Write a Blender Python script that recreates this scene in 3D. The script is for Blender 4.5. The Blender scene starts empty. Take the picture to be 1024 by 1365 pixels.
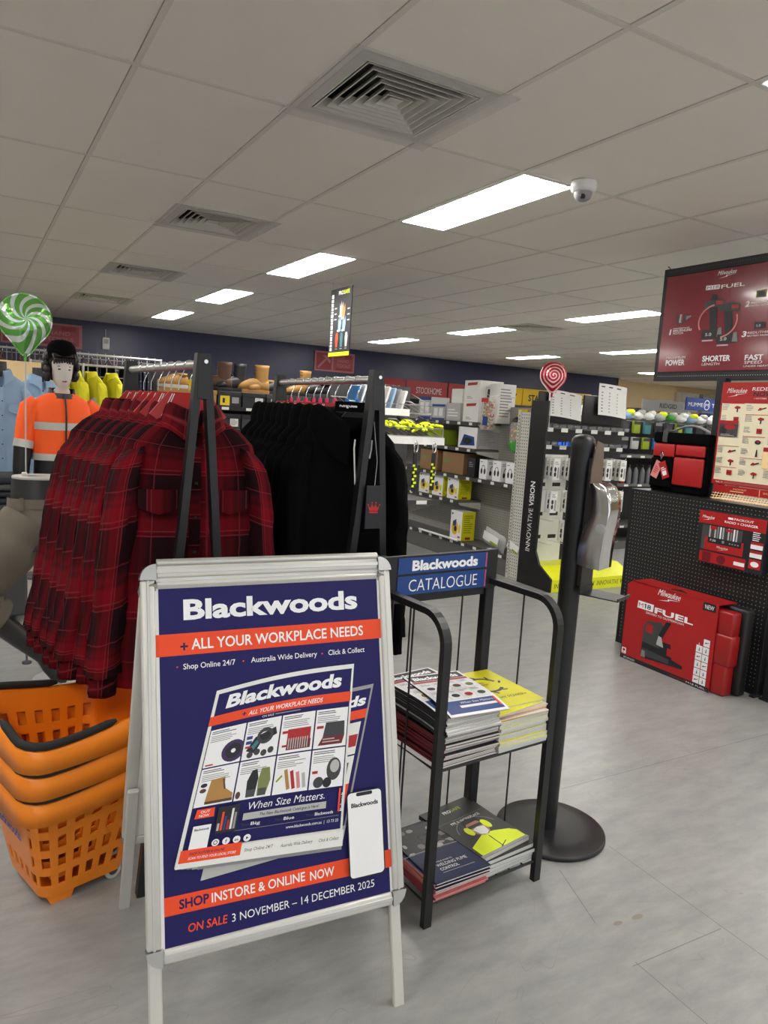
import bpy, bmesh, math, random
from mathutils import Vector, Matrix, noise
S = bpy.context.scene
COL = S.collection
PI = math.pi
rad = math.radians
V = Vector
RND = random.Random(7)

# ------------------------------------------------------------------ camera
EYE = 1.51
CEIL = 2.70
def camera():
    yaw, pitch, roll = 0.5203, -0.1340, 0.0612
    fw = V((math.sin(yaw)*math.cos(pitch), math.cos(yaw)*math.cos(pitch), math.sin(pitch)))
    r0 = V((math.cos(yaw), -math.sin(yaw), 0)); u0 = r0.cross(fw)
    r = r0*math.cos(roll) + u0*math.sin(roll)
    u = -r0*math.sin(roll) + u0*math.cos(roll)
    m = Matrix((r, u, -fw)).transposed().to_4x4(); m.translation = (0, 0, EYE)
    cam = bpy.data.cameras.new('camera'); o = bpy.data.objects.new('camera', cam)
    cam.sensor_fit = 'VERTICAL'; cam.sensor_height = 36.0; cam.lens = 975.77/1365*36.0
    cam.clip_start = .05; cam.clip_end = 100
    o.matrix_world = m; COL.objects.link(o); S.camera = o
camera()

# ------------------------------------------------------------------ light and exposure
w = bpy.data.worlds.new('world'); S.world = w; w.use_nodes = True
w.node_tree.nodes['Background'].inputs[0].default_value = (.9, .95, 1, 1)
w.node_tree.nodes['Background'].inputs[1].default_value = 1.1
S.view_settings.view_transform = 'Standard'; S.view_settings.look = 'None'
S.view_settings.gamma = 1; S.view_settings.use_curve_mapping = False
S.view_settings.exposure = 0.36
LAMP = 24.0          # emission of the ceiling light diffusers
LAMP_COLOR = (1.0, .965, .91)
S.cycles.max_bounces = 8; S.cycles.diffuse_bounces = 6; S.cycles.glossy_bounces = 3
S.cycles.transparent_max_bounces = 8; S.cycles.sample_clamp_indirect = 4

# ------------------------------------------------------------------ materials
M = {}
def lin(c):
    return tuple(((x/255)/12.92 if x/255 <= .04045 else ((x/255+.055)/1.055)**2.4) for x in c[:3]) + (1,)
def C(name, rgb, rough=.55, metal=0, var=.06, scale=12, spec=.5, emit=0, alpha=1, bump=0, coat=0):
    m = bpy.data.materials.new(name); m.use_nodes = True; M[name] = m
    nt = m.node_tree; p = nt.nodes['Principled BSDF']
    p.inputs['Roughness'].default_value = rough; p.inputs['Metallic'].default_value = metal
    p.inputs['Specular IOR Level'].default_value = spec
    if coat: p.inputs['Coat Weight'].default_value = coat; p.inputs['Coat Roughness'].default_value = .1
    c = lin(rgb)
    if var:
        tc = nt.nodes.new('ShaderNodeTexCoord'); n = nt.nodes.new('ShaderNodeTexNoise')
        n.inputs['Scale'].default_value = scale; n.inputs['Detail'].default_value = 3
        nt.links.new(tc.outputs['Object'], n.inputs['Vector'])
        mx = nt.nodes.new('ShaderNodeMix'); mx.data_type = 'RGBA'
        mx.inputs[6].default_value = tuple(x*(1-var) for x in c[:3]) + (1,)
        mx.inputs[7].default_value = tuple(min(1, x*(1+var)) for x in c[:3]) + (1,)
        nt.links.new(n.outputs['Fac'], mx.inputs[0]); nt.links.new(mx.outputs[2], p.inputs['Base Color'])
        if bump:
            b = nt.nodes.new('ShaderNodeBump'); b.inputs['Strength'].default_value = bump; b.inputs['Distance'].default_value = .01
            nt.links.new(n.outputs['Fac'], b.inputs['Height']); nt.links.new(b.outputs[0], p.inputs['Normal'])
    else:
        p.inputs['Base Color'].default_value = c
    if emit:
        p.inputs['Emission Color'].default_value = c; p.inputs['Emission Strength'].default_value = emit
    if alpha < 1: p.inputs['Alpha'].default_value = alpha
    return m
for nm, c, kw in [
    ('white', (232, 232, 230), {}), ('paper', (226, 226, 222), dict(rough=.6, var=.04)), ('offwhite', (205, 203, 196), {}),
    ('black', (20, 20, 22), dict(rough=.45)), ('blackmetal', (22, 23, 26), dict(rough=.42)), ('blackfab', (11, 11, 12), dict(rough=.95, spec=.05, scale=60, var=.25)),
    ('ink', (24, 24, 30), dict(rough=.5)), ('navy', (34, 30, 88), dict(rough=.45, spec=.2)), ('orangeprint', (232, 78, 42), dict(rough=.45, spec=.25)),
    ('blueprint', (22, 62, 128), dict(rough=.4)), ('white_print', (236, 236, 238), dict(rough=.4, var=.02)), ('grey', (128, 128, 128), {}), ('lightgrey', (178, 178, 176), {}),
    ('darkgrey', (62, 62, 64), {}), ('red', (182, 22, 26), dict(rough=.42)), ('darkred', (110, 14, 24), dict(rough=.4)), ('crimson', (126, 24, 42), dict(rough=.22, coat=1)),
    ('redplastic', (150, 22, 24), dict(rough=.35)), ('redcard', (168, 24, 26), dict(rough=.4)), ('yellow', (226, 218, 20), dict(rough=.4)), ('lime', (224, 240, 20), dict(rough=.5)),
    ('hivis', (214, 206, 30), dict(rough=.8)), ('hiorange', (255, 96, 34), dict(rough=.8)), ('orangeplastic', (240, 134, 24), dict(rough=.38, scale=4)),
    ('alu', (205, 204, 200), dict(metal=.75, rough=.38, scale=4)), ('aluflat', (206, 204, 198), dict(metal=.25, rough=.4)), ('chrome', (215, 215, 215), dict(metal=1, rough=.12)),
    ('steel', (200, 198, 195), dict(metal=1, rough=.24)), ('wire', (180, 180, 178), dict(metal=.9, rough=.3)), ('cornergrey', (120, 120, 118), dict(metal=.6, rough=.3)),
    ('shelfgrey', (86, 86, 84), {}), ('gondolagrey', (196, 194, 184), {}), ('cream', (228, 204, 162), dict(scale=2)), ('cardboard', (142, 108, 74), {}),
    ('bluewall', (45, 48, 82), dict(rough=.35, scale=1.5)), ('wallwhite', (200, 198, 192), {}), ('tile', (240, 235, 227), dict(rough=.45, scale=3, var=.03)),
    ('tbar', (222, 218, 210), dict(rough=.5)), ('plenum', (30, 30, 30), {}), ('tan', (172, 128, 66), dict(scale=30, var=.15)), ('brown', (84, 56, 40), dict(scale=30)),
    ('khaki', (104, 97, 86), dict(rough=.9, scale=8, var=.12)), ('lightblue', (148, 178, 206), dict(rough=.9, scale=8)), ('silvertape', (190, 190, 184), dict(rough=.35, metal=.2)),
    ('skin', (206, 199, 192), dict(rough=.4)), ('hair', (30, 22, 20), dict(rough=.5, scale=80, var=.4)), ('lips', (170, 60, 66), {}), ('mannequin', (46, 45, 46), dict(rough=.35)),
    ('pinkclip', (226, 60, 110), {}), ('blueclip', (44, 120, 190), {}), ('yellowtag', (232, 200, 30), {}), ('capgrey', (176, 172, 166), {}),
    ('brownplate', (96, 80, 70), dict(rough=.4)), ('green', (60, 150, 50), {}), ('limegreen', (140, 160, 30), {}), ('teal', (60, 120, 130), {}), ('olive', (120, 128, 76), {}),
    ('printgrey', (150, 148, 150), {}), ('printdark', (58, 58, 62), {}), ('faceprint', (176, 128, 104), {}), ('yellowboard', (226, 186, 22), {}), ('fadedred', (146, 50, 62), {}),
    ('fadedpink', (176, 112, 116), {}), ('peach', (248, 214, 160), {}), ('bluesign', (26, 60, 140), {}), ('pink', (210, 130, 130), {}), ('pages', (196, 194, 188), dict(scale=200, var=.2)),
    ('rubber', (28, 28, 28), dict(rough=.8)), ('purple', (60, 34, 84), {}), ('woodhanger', (120, 84, 54), {}), ('glovegrey', (70, 72, 70), {}),
]: C(nm, c, **kw)
C('lampdiffuser', (255, 255, 255), var=0)
p = M['lampdiffuser'].node_tree.nodes['Principled BSDF']
p.inputs['Emission Color'].default_value = LAMP_COLOR + (1,); p.inputs['Emission Strength'].default_value = LAMP
C('clearplastic', (235, 235, 235), rough=.12, alpha=.22, var=0)
C('added_pane', (235, 240, 240), rough=.05, alpha=.08, var=0)
C('glass', (220, 225, 230), rough=.05, alpha=.25, var=0)
C('greentub', (70, 170, 60), rough=.2, alpha=.7, var=0)

def plaid():
    m = bpy.data.materials.new('plaid_flannel'); m.use_nodes = True; M['plaid'] = m
    nt = m.node_tree; p = nt.nodes['Principled BSDF']; p.inputs['Roughness'].default_value = .95; p.inputs['Specular IOR Level'].default_value = .1
    uv = nt.nodes.new('ShaderNodeUVMap'); sp = nt.nodes.new('ShaderNodeSeparateXYZ'); nt.links.new(uv.outputs[0], sp.inputs[0])
    def ramp(sock, period, stops):
        d = nt.nodes.new('ShaderNodeMath'); d.operation = 'DIVIDE'; d.inputs[1].default_value = period; nt.links.new(sock, d.inputs[0])
        f = nt.nodes.new('ShaderNodeMath'); f.operation = 'FRACT'; nt.links.new(d.outputs[0], f.inputs[0])
        r = nt.nodes.new('ShaderNodeValToRGB'); r.color_ramp.interpolation = 'LINEAR'
        e = r.color_ramp.elements
        e[0].position = stops[0][0]; e[0].color = (stops[0][1],)*3 + (1,)
        e[1].position = stops[1][0]; e[1].color = (stops[1][1],)*3 + (1,)
        for q, v in stops[2:]:
            k = e.new(q); k.color = (v,)*3 + (1,)
        nt.links.new(f.outputs[0], r.inputs[0]); return r.outputs[0]
    band = [(0, .0), (.38, .02), (.44, .6), (.50, 1), (.64, 1), (.70, .35), (.76, .6), (.82, .3), (.88, .04), (1, .0)]
    line = [(0, 0), (.385, 0), (.40, .9), (.415, 0), (.455, 0), (.47, .8), (.485, 0), (.90, 0), (.915, .7), (.93, 0), (1, 0)]
    bx = ramp(sp.outputs[0], .165, band); by = ramp(sp.outputs[1], .18, band)
    lx = ramp(sp.outputs[0], .165, line); ly = ramp(sp.outputs[1], .18, line)
    def mth(op, a, b):
        n = nt.nodes.new('ShaderNodeMath'); n.operation = op
        for i, s in enumerate((a, b)):
            if isinstance(s, float): n.inputs[i].default_value = s
            else: nt.links.new(s, n.inputs[i])
        return n.outputs[0]
    avg = mth('MULTIPLY', mth('ADD', bx, by), .5); ln = mth('MAXIMUM', lx, ly)
    mx = nt.nodes.new('ShaderNodeMix'); mx.data_type = 'RGBA'; mx.inputs[6].default_value = lin((30, 12, 16)); mx.inputs[7].default_value = lin((116, 14, 26))
    nt.links.new(avg, mx.inputs[0])
    m2 = nt.nodes.new('ShaderNodeMix'); m2.data_type = 'RGBA'; m2.inputs[7].default_value = lin((150, 52, 58)); nt.links.new(mx.outputs[2], m2.inputs[6])
    nt.links.new(mth('MULTIPLY', ln, .6), m2.inputs[0]); nt.links.new(m2.outputs[2], p.inputs['Base Color'])
    n = nt.nodes.new('ShaderNodeTexNoise'); n.inputs['Scale'].default_value = 250; b = nt.nodes.new('ShaderNodeBump'); b.inputs['Strength'].default_value = .3; b.inputs['Distance'].default_value = .003
    nt.links.new(n.outputs[0], b.inputs['Height']); nt.links.new(b.outputs[0], p.inputs['Normal'])
plaid()

def floor_mat():
    m = bpy.data.materials.new('vinyl_floor'); m.use_nodes = True; M['floor'] = m
    nt = m.node_tree; p = nt.nodes['Principled BSDF']
    tc = nt.nodes.new('ShaderNodeTexCoord')
    mp = nt.nodes.new('ShaderNodeMapping'); mp.inputs['Rotation'].default_value = (0, 0, rad(12)); mp.inputs['Scale'].default_value = (1.6, 4.2, 1)
    nt.links.new(tc.outputs['Object'], mp.inputs[0])
    n = nt.nodes.new('ShaderNodeTexNoise'); n.inputs['Scale'].default_value = 3.2; n.inputs['Detail'].default_value = 9; n.inputs['Roughness'].default_value = .68
    nt.links.new(mp.outputs[0], n.inputs['Vector'])
    r = nt.nodes.new('ShaderNodeValToRGB'); e = r.color_ramp.elements
    e[0].position = .3; e[0].color = lin((132, 134, 134)); e[1].position = .7; e[1].color = lin((158, 158, 155))
    k = e.new(.5); k.color = lin((146, 147, 145)); nt.links.new(n.outputs['Fac'], r.inputs[0])
    # thin scuffs
    sc = nt.nodes.new('ShaderNodeTexNoise'); sc.inputs['Scale'].default_value = 1.6; sc.inputs['Detail'].default_value = 2; sc.inputs['Distortion'].default_value = 1.5
    nt.links.new(tc.outputs['Object'], sc.inputs['Vector'])
    a = nt.nodes.new('ShaderNodeMath'); a.operation = 'SUBTRACT'; a.inputs[1].default_value = .5; nt.links.new(sc.outputs[0], a.inputs[0])
    ab = nt.nodes.new('ShaderNodeMath'); ab.operation = 'ABSOLUTE'; nt.links.new(a.outputs[0], ab.inputs[0])
    lt = nt.nodes.new('ShaderNodeMath'); lt.operation = 'LESS_THAN'; lt.inputs[1].default_value = .0012; nt.links.new(ab.outputs[0], lt.inputs[0])
    ml = nt.nodes.new('ShaderNodeMath'); ml.operation = 'MULTIPLY'; ml.inputs[1].default_value = .35; nt.links.new(lt.outputs[0], ml.inputs[0])
    mx = nt.nodes.new('ShaderNodeMix'); mx.data_type = 'RGBA'; mx.inputs[7].default_value = lin((120, 118, 112))
    nt.links.new(ml.outputs[0], mx.inputs[0]); nt.links.new(r.outputs[0], mx.inputs[6]); nt.links.new(mx.outputs[2], p.inputs['Base Color'])
    mr = nt.nodes.new('ShaderNodeMapRange'); mr.inputs[3].default_value = .31; mr.inputs[4].default_value = .33
    nt.links.new(n.outputs['Fac'], mr.inputs[0]); nt.links.new(mr.outputs[0], p.inputs['Roughness'])
    n2 = nt.nodes.new('ShaderNodeTexNoise'); n2.inputs['Scale'].default_value = 60; n2.inputs['Detail'].default_value = 4; nt.links.new(mp.outputs[0], n2.inputs['Vector'])
    b = nt.nodes.new('ShaderNodeBump'); b.inputs['Strength'].default_value = .04; b.inputs['Distance'].default_value = .003
    nt.links.new(n2.outputs[0], b.inputs['Height']); nt.links.new(b.outputs[0], p.inputs['Normal'])
floor_mat()

def pegboard_mat(name, base, hole, pitch=.025, r=.1):
    m = bpy.data.materials.new(name); m.use_nodes = True; M[name] = m
    nt = m.node_tree; p = nt.nodes['Principled BSDF']; p.inputs['Roughness'].default_value = .45
    uv = nt.nodes.new('ShaderNodeUVMap'); sc = nt.nodes.new('ShaderNodeVectorMath'); sc.operation = 'SCALE'; sc.inputs['Scale'].default_value = 1/pitch
    fr = nt.nodes.new('ShaderNodeVectorMath'); fr.operation = 'FRACTION'; sb = nt.nodes.new('ShaderNodeVectorMath'); sb.operation = 'SUBTRACT'; sb.inputs[1].default_value = (.5, .5, 0)
    ln = nt.nodes.new('ShaderNodeVectorMath'); ln.operation = 'LENGTH'; lt = nt.nodes.new('ShaderNodeMath'); lt.operation = 'LESS_THAN'; lt.inputs[1].default_value = r
    nt.links.new(uv.outputs[0], sc.inputs[0]); nt.links.new(sc.outputs[0], fr.inputs[0]); nt.links.new(fr.outputs[0], sb.inputs[0]); nt.links.new(sb.outputs[0], ln.inputs[0]); nt.links.new(ln.outputs['Value'], lt.inputs[0])
    mx = nt.nodes.new('ShaderNodeMix'); mx.data_type = 'RGBA'; mx.inputs[6].default_value = lin(base); mx.inputs[7].default_value = lin(hole)
    nt.links.new(lt.outputs[0], mx.inputs[0]); nt.links.new(mx.outputs[2], p.inputs['Base Color'])
pegboard_mat('pegblack', (20, 20, 22), (150, 148, 140), .025, .13)
pegboard_mat('peggrey', (150, 149, 142), (40, 40, 40), .025, .16)
pegboard_mat('pegstrip', (196, 194, 186), (30, 30, 30), .03, .2)

def foil_mat(name, c1, c2, mode):
    m = bpy.data.materials.new(name); m.use_nodes = True; M[name] = m
    nt = m.node_tree; p = nt.nodes['Principled BSDF']; p.inputs['Roughness'].default_value = .2; p.inputs['Metallic'].default_value = .55
    uv = nt.nodes.new('ShaderNodeUVMap'); sp = nt.nodes.new('ShaderNodeSeparateXYZ'); nt.links.new(uv.outputs[0], sp.inputs[0])   # u = turn, v = radius
    a = nt.nodes.new('ShaderNodeMath'); a.operation = 'MULTIPLY_ADD'
    nt.links.new(sp.outputs[1], a.inputs[0])
    if mode == 'spiral':
        a.inputs[1].default_value = 4.2; nt.links.new(sp.outputs[0], a.inputs[2])
    else:
        a.inputs[1].default_value = 2.0
        t = nt.nodes.new('ShaderNodeMath'); t.operation = 'MULTIPLY'; t.inputs[1].default_value = 9; nt.links.new(sp.outputs[0], t.inputs[0]); nt.links.new(t.outputs[0], a.inputs[2])
    f = nt.nodes.new('ShaderNodeMath'); f.operation = 'FRACT'; nt.links.new(a.outputs[0], f.inputs[0])
    g = nt.nodes.new('ShaderNodeMath'); g.operation = 'GREATER_THAN'; g.inputs[1].default_value = .6; nt.links.new(f.outputs[0], g.inputs[0])
    mx = nt.nodes.new('ShaderNodeMix'); mx.data_type = 'RGBA'; mx.inputs[6].default_value = lin(c1); mx.inputs[7].default_value = lin(c2)
    nt.links.new(g.outputs[0], mx.inputs[0]); nt.links.new(mx.outputs[2], p.inputs['Base Color'])
    n = nt.nodes.new('ShaderNodeTexNoise'); n.inputs['Scale'].default_value = 25; tc = nt.nodes.new('ShaderNodeTexCoord'); nt.links.new(tc.outputs['Object'], n.inputs['Vector'])
    b = nt.nodes.new('ShaderNodeBump'); b.inputs['Strength'].default_value = .5; b.inputs['Distance'].default_value = .01
    nt.links.new(n.outputs[0], b.inputs['Height']); nt.links.new(b.outputs[0], p.inputs['Normal'])
foil_mat('redfoil', (190, 26, 50), (236, 206, 206), 'spiral')
foil_mat('greenfoil', (104, 170, 80), (214, 224, 218), 'swirl')

# ------------------------------------------------------------------ geometry collector
_txt = {}
def text_data(body, bold):
    if 'M' in body: bold = 0.0
    k = (body, bold)
    if k not in _txt:
        cu = bpy.data.curves.new('lettering', 'FONT'); cu.body = body; cu.offset = bold; cu.resolution_u = 3
        o = bpy.data.objects.new('lettering', cu); me = o.to_mesh()
        vs = [(v.co.x, v.co.y) for v in me.vertices]; fs = [tuple(q.vertices) for q in me.polygons]
        o.to_mesh_clear(); bpy.data.objects.remove(o); bpy.data.curves.remove(cu)
        xs = [a for a, b in vs]
        _txt[k] = (vs, fs, min(xs), max(xs))
    return _txt[k]
CAP = .729
class G:
    def __init__(s): s.v = []; s.f = []; s.m = []; s.s = []; s.uv = {}; s.T = None
    def add(s, vs, fs, m='white', smooth=False, uvs=None):
        b = len(s.v)
        for i, q in enumerate(vs):
            q = V(q)
            if s.T is not None: q = s.T @ q
            s.v.append(q)
            if uvs: s.uv[b+i] = uvs[i]
        for f in fs: s.f.append([b+i for i in f]); s.m.append(m); s.s.append(smooth)
        return s
    def box(s, x0, x1, y0, y1, z0, z1, m='white', bev=0, seg=1, uvp=None):
        if x0 > x1: x0, x1 = x1, x0
        if y0 > y1: y0, y1 = y1, y0
        if z0 > z1: z0, z1 = z1, z0
        if bev:
            bm = bmesh.new(); bmesh.ops.create_cube(bm, size=1)
            for q in bm.verts: q.co = ((x0+x1)/2+q.co.x*(x1-x0), (y0+y1)/2+q.co.y*(y1-y0), (z0+z1)/2+q.co.z*(z1-z0))
            bmesh.ops.bevel(bm, geom=bm.edges[:], offset=min(bev, .49*min(x1-x0, y1-y0, z1-z0)), segments=seg, profile=.5, affect='EDGES')
            bm.verts.index_update()
            s.add([q.co[:] for q in bm.verts], [[q.index for q in f.verts] for f in bm.faces], m, seg > 1); bm.free()
        else:
            vs = [(x, y, z) for z in (z0, z1) for y in (y0, y1) for x in (x0, x1)]
            s.add(vs, [(0, 2, 3, 1), (4, 5, 7, 6), (0, 1, 5, 4), (2, 6, 7, 3), (0, 4, 6, 2), (1, 3, 7, 5)], m)
        return s
    def tube(s, pts, r, n=8, m='black', closed=False, smooth=True, sq=1.0, uv=False):
        pts = [V(q) for q in pts]; N = len(pts); rs = r if isinstance(r, (list, tuple)) else [r]*N
        rings = []; ref = None
        for i in range(N):
            a = pts[(i-1) % N] if (closed or i > 0) else pts[i]; b = pts[(i+1) % N] if (closed or i < N-1) else pts[i]
            t = (b-a).normalized() if (b-a).length > 1e-9 else V((0, 0, 1))
            if ref is None:
                ref = t.cross(V((0, 0, 1)))
                if ref.length < .1: ref = t.cross(V((1, 0, 0)))
            ref = (ref - t*ref.dot(t)).normalized(); o = t.cross(ref)
            rr = rs[i]; ra, rb = rr if isinstance(rr, (tuple, list)) else (rr, rr*sq)
            rings.append([pts[i]+ref*ra*math.cos(2*PI*k/n)+o*rb*math.sin(2*PI*k/n) for k in range(n)])
        return s.loft(rings, m, not closed, smooth, closed)
    def bar(s, a, b, w, d, m='black', up=(0, 1, 0)):
        a, b, up = V(a), V(b), V(up); t = (b-a).normalized(); x = t.cross(up).normalized(); y = x.cross(t)
        s.loft([[q+x*i*w/2+y*j*d/2 for i, j in ((-1, -1), (1, -1), (1, 1), (-1, 1))] for q in (a, b)], m, True, False); return s
    def loft(s, rings, m='white', cap=True, smooth=True, closed=False):
        n = len(rings[0]); N = len(rings); vs = [q for r in rings for q in r]; fs = []
        for i in range(N if closed else N-1):
            for k in range(n):
                j = (i+1) % N
                fs.append((i*n+k, i*n+(k+1) % n, j*n+(k+1) % n, j*n+k))
        s.add(vs, fs, m, smooth)
        if cap and not closed:
            s.add(rings[0], [list(range(n))[::-1]], m); s.add(rings[-1], [list(range(n))], m)
        return s
    def cyl(s, a, b, r, r2=None, n=16, m='black', cap=True):
        return s.tube([a, b], [r, r if r2 is None else r2], n, m)
    def lathe(s, prof, n=24, m='white', c=(0, 0, 0), cap=True, sx=1, sy=1):
        c = V(c)
        return s.loft([[c+V((r*sx*math.cos(2*PI*k/n), r*sy*math.sin(2*PI*k/n), z)) for k in range(n)] for r, z in prof], m, cap)
    def ball(s, c, rx, ry=None, rz=None, m='white', n=16, k=10):
        ry = rx if ry is None else ry; rz = rx if rz is None else rz; c = V(c)
        rings = [[c+V((rx*math.sin(PI*i/k)*math.cos(2*PI*j/n), ry*math.sin(PI*i/k)*math.sin(2*PI*j/n), -rz*math.cos(PI*i/k))) for j in range(n)] for i in range(1, k)]
        s.loft(rings, m, True); return s
    def surf(s, fn, nu, nv, m='white', smooth=True, uvfn=None):
        vs = [fn(i/nu, j/nv) for j in range(nv+1) for i in range(nu+1)]
        uvs = [uvfn(i/nu, j/nv) for j in range(nv+1) for i in range(nu+1)] if uvfn else None
        w_ = nu+1
        s.add(vs, [(j*w_+i, j*w_+i+1, (j+1)*w_+i+1, (j+1)*w_+i) for j in range(nv) for i in range(nu)], m, smooth, uvs); return s
    def prism(s, poly, fn, d, m='white', smooth=False):
        # poly: 2-D outline; fn(a, b, t) -> 3-D with t in (0, d)
        n = len(poly); A = [fn(a, b, 0) for a, b in poly]; B = [fn(a, b, d) for a, b in poly]
        s.add(A, [list(range(n))[::-1]], m); s.add(B, [list(range(n))], m)
        s.add(A+B, [(k, (k+1) % n, n+(k+1) % n, n+k) for k in range(n)], m, smooth); return s
    def build(s, name, parent=None, loc=None, rz=0, solid=0, subd=0, bev=0):
        names = list(dict.fromkeys(s.m)); me = bpy.data.meshes.new(name)
        me.from_pydata([q[:] for q in s.v], [], s.f)
        for nm in names: me.materials.append(M[nm])
        ix = {nm: i for i, nm in enumerate(names)}
        me.polygons.foreach_set('material_index', [ix[q] for q in s.m]); me.polygons.foreach_set('use_smooth', s.s)
        if s.uv:
            u = me.uv_layers.new(name='UVMap')
            u.data.foreach_set('uv', [x for l in me.loops for x in s.uv.get(l.vertex_index, (0, 0))])
        me.update(); o = bpy.data.objects.new(name, me); COL.objects.link(o)
        if parent: o.parent = parent
        if loc: o.location = loc
        o.rotation_euler = (0, 0, rz)
        if solid:
            md = o.modifiers.new('solidify', 'SOLIDIFY'); md.thickness = solid; md.offset = 0
        if subd:
            md = o.modifiers.new('subsurf', 'SUBSURF'); md.levels = subd; md.render_levels = subd
        return o

class Print:
    """ink on a flat (or gently bent) surface: origin o, axes u and v; every mark lies a hair above the one before"""
    def __init__(s, g, o, u, v, lift=.00005, base=.0004, warp=None, bend=None):
        s.g, s.o, s.u, s.v = g, V(o), V(u).normalized(), V(v).normalized(); s.n = s.u.cross(s.v); s.l = lift; s.h = base; s.warp = warp; s.bend = bend
    def pt(s, x, y):
        if s.warp: x, y = s.warp(x, y)
        q = s.o + s.u*x + s.v*y + s.n*s.h
        if s.bend: q = q + s.n*s.bend(x, y)
        return q
    def poly(s, pts, m): s.h += s.l; s.g.add([s.pt(*q) for q in pts], [list(range(len(pts)))], m); return s
    def rect(s, x0, y0, x1, y1, m, k=1):
        if k == 1 and not s.bend: return s.poly([(x0, y0), (x1, y0), (x1, y1), (x0, y1)], m)
        k = max(k, 8 if s.bend else k); s.h += s.l
        s.g.add([s.pt(x0+(x1-x0)*i/k, y0+(y1-y0)*j/k) for j in range(k+1) for i in range(k+1)],
                [(j*(k+1)+i, j*(k+1)+i+1, (j+1)*(k+1)+i+1, (j+1)*(k+1)+i) for j in range(k) for i in range(k)], m); return s
    def frame(s, x0, y0, x1, y1, t, m):
        s.rect(x0, y0, x1, y0+t, m); s.rect(x0, y1-t, x1, y1, m); s.rect(x0, y0, x0+t, y1, m); s.rect(x1-t, y0, x1, y1, m); return s
    def ell(s, cx, cy, rx, ry, m, n=20, a0=0, a1=2*PI): return s.poly([(cx+rx*math.cos(a0+(a1-a0)*k/n), cy+ry*math.sin(a0+(a1-a0)*k/n)) for k in range(n)], m)
    def arc(s, cx, cy, rx, ry, t, a0, a1, m, n=20):
        s.h += s.l; vs = []
        for k in range(n+1):
            a = a0+(a1-a0)*k/n; vs += [s.pt(cx+(rx-t/2)*math.cos(a), cy+(ry-t/2)*math.sin(a)), s.pt(cx+(rx+t/2)*math.cos(a), cy+(ry+t/2)*math.sin(a))]
        s.g.add(vs, [(2*k, 2*k+1, 2*k+3, 2*k+2) for k in range(n)], m); return s
    def line(s, x0, y0, x1, y1, t, m):
        d = math.hypot(x1-x0, y1-y0) or 1; a, b = -(y1-y0)/d*t/2, (x1-x0)/d*t/2
        return s.poly([(x0-a, y0-b), (x1-a, y1-b), (x1+a, y1+b), (x0+a, y0+b)], m)
    def text(s, body, x, y, w, h, m='white_print', bold=0.0, shear=0, vert=False):
        vs, fs, a, b = text_data(body, bold); s.h += s.l
        k = w/(b-a) if b > a else 1; out = []
        for px, py in vs:
            X = (px-a)*k; Y = py/CAP*h; X += Y*shear
            out.append(s.pt(x-Y, y+X) if vert else s.pt(x+X, y+Y))
        s.g.add(out, fs, m); return s
    def scribble(s, x0, y0, x1, y1, n, m, seed=1):
        # rows of fine print too small to read
        r = random.Random(seed); hh = (y1-y0)/n
        for i in range(n):
            yy = y1-hh*(i+.7); s.rect(x0, yy, x0+(x1-x0)*r.uniform(.6, 1), yy+hh*.42, m)
        return s

def thing(name, label, cat, loc=(0, 0, 0), rz=0, group=None):
    o = bpy.data.objects.new(name, None); o.empty_display_size = .05; COL.objects.link(o)
    o.location = loc; o.rotation_euler = (0, 0, rz); return tag(o, label, cat, group)
def tag(o, label, cat, group=None, kind=None):
    o['label'] = label; o['category'] = cat
    if group: o['group'] = group
    if kind: o['kind'] = kind
    return o
def struct(o): o['kind'] = 'structure'; return o
_kids = {}
def dup(root, loc=None, rz=None, label=None, group=None):
    r = root.copy(); COL.objects.link(r)
    if loc is not None: r.location = loc
    if rz is not None: r.rotation_euler[2] = rz
    if label: r['label'] = label
    if group: r['group'] = group
    for ch in list(root.children):
        c = ch.copy(); COL.objects.link(c); c.parent = r
        for q in list(ch.children):
            d = q.copy(); COL.objects.link(d); d.parent = c
    return r
def script_logo(P, x, y, w, h, m='white_print'):
    """the slanted brush wordmark with the lightning stroke under it"""
    P.text('Milwaukee', x, y+h*.45, w*.94, h*.55, m, .012, .35)
    P.poly([(x+w*.05, y), (x+w*.52, y+h*.16), (x+w*.50, y+h*.24), (x+w*.98, y+h*.40), (x+w*.44, y+h*.30), (x+w*.45, y+h*.2)], m)
# ================================================================== the setting
GX, GY = .5434, 1.741            # ceiling grid lines: GX + .6 k, GY + 1.2 k
g = G(); g.box(-5, 23, -4, 16, -.1, 0, 'floor')
def seam(x0, y0, x1, y1, t=.0025):
    P_ = Print(g, (0, 0, 0), (1, 0, 0), (0, 1, 0), base=.0006); P_.line(x0, y0, x1, y1, t, 'seamline')
C('seamline', (112, 112, 108)); C('stain', (136, 128, 116))
for s_ in ((2.14, 2.10, 9, 2.10), (2.01, -1, 2.01, 1.715), (1.64, -1, 1.64, 1.26), (1.62, 1.252, 2.0, 1.245), (1.74, 1.68, 1.655, 1.43), (-4, 4.7, 12, 4.7), (.9, 2.9, .9, 9), (-4, .35, 1.6, .35), (4.6, -2, 4.6, 9)): seam(*s_)
P_ = Print(g, (0, 0, 0), (1, 0, 0), (0, 1, 0), base=.0006)
for x, y, a, b in ((1.72, 1.40, .018, .008), (1.80, 1.395, .022, .01)): P_.ell(x, y, a, b, 'stain')
struct(g.build('floor'))
lamps = [(GX+.6*k, GY+1.2*j) for k in (-3, 3, 9, 14, 20, 26) for j in (-3, -1, 1, 3, 5, 7)]
vents = [(GX+.6, GY+1.2*j+.6) for j in (0, 2, 4, 6)] + [(GX+.6*9, GY+1.2*4+.6)]
g = G()
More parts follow.
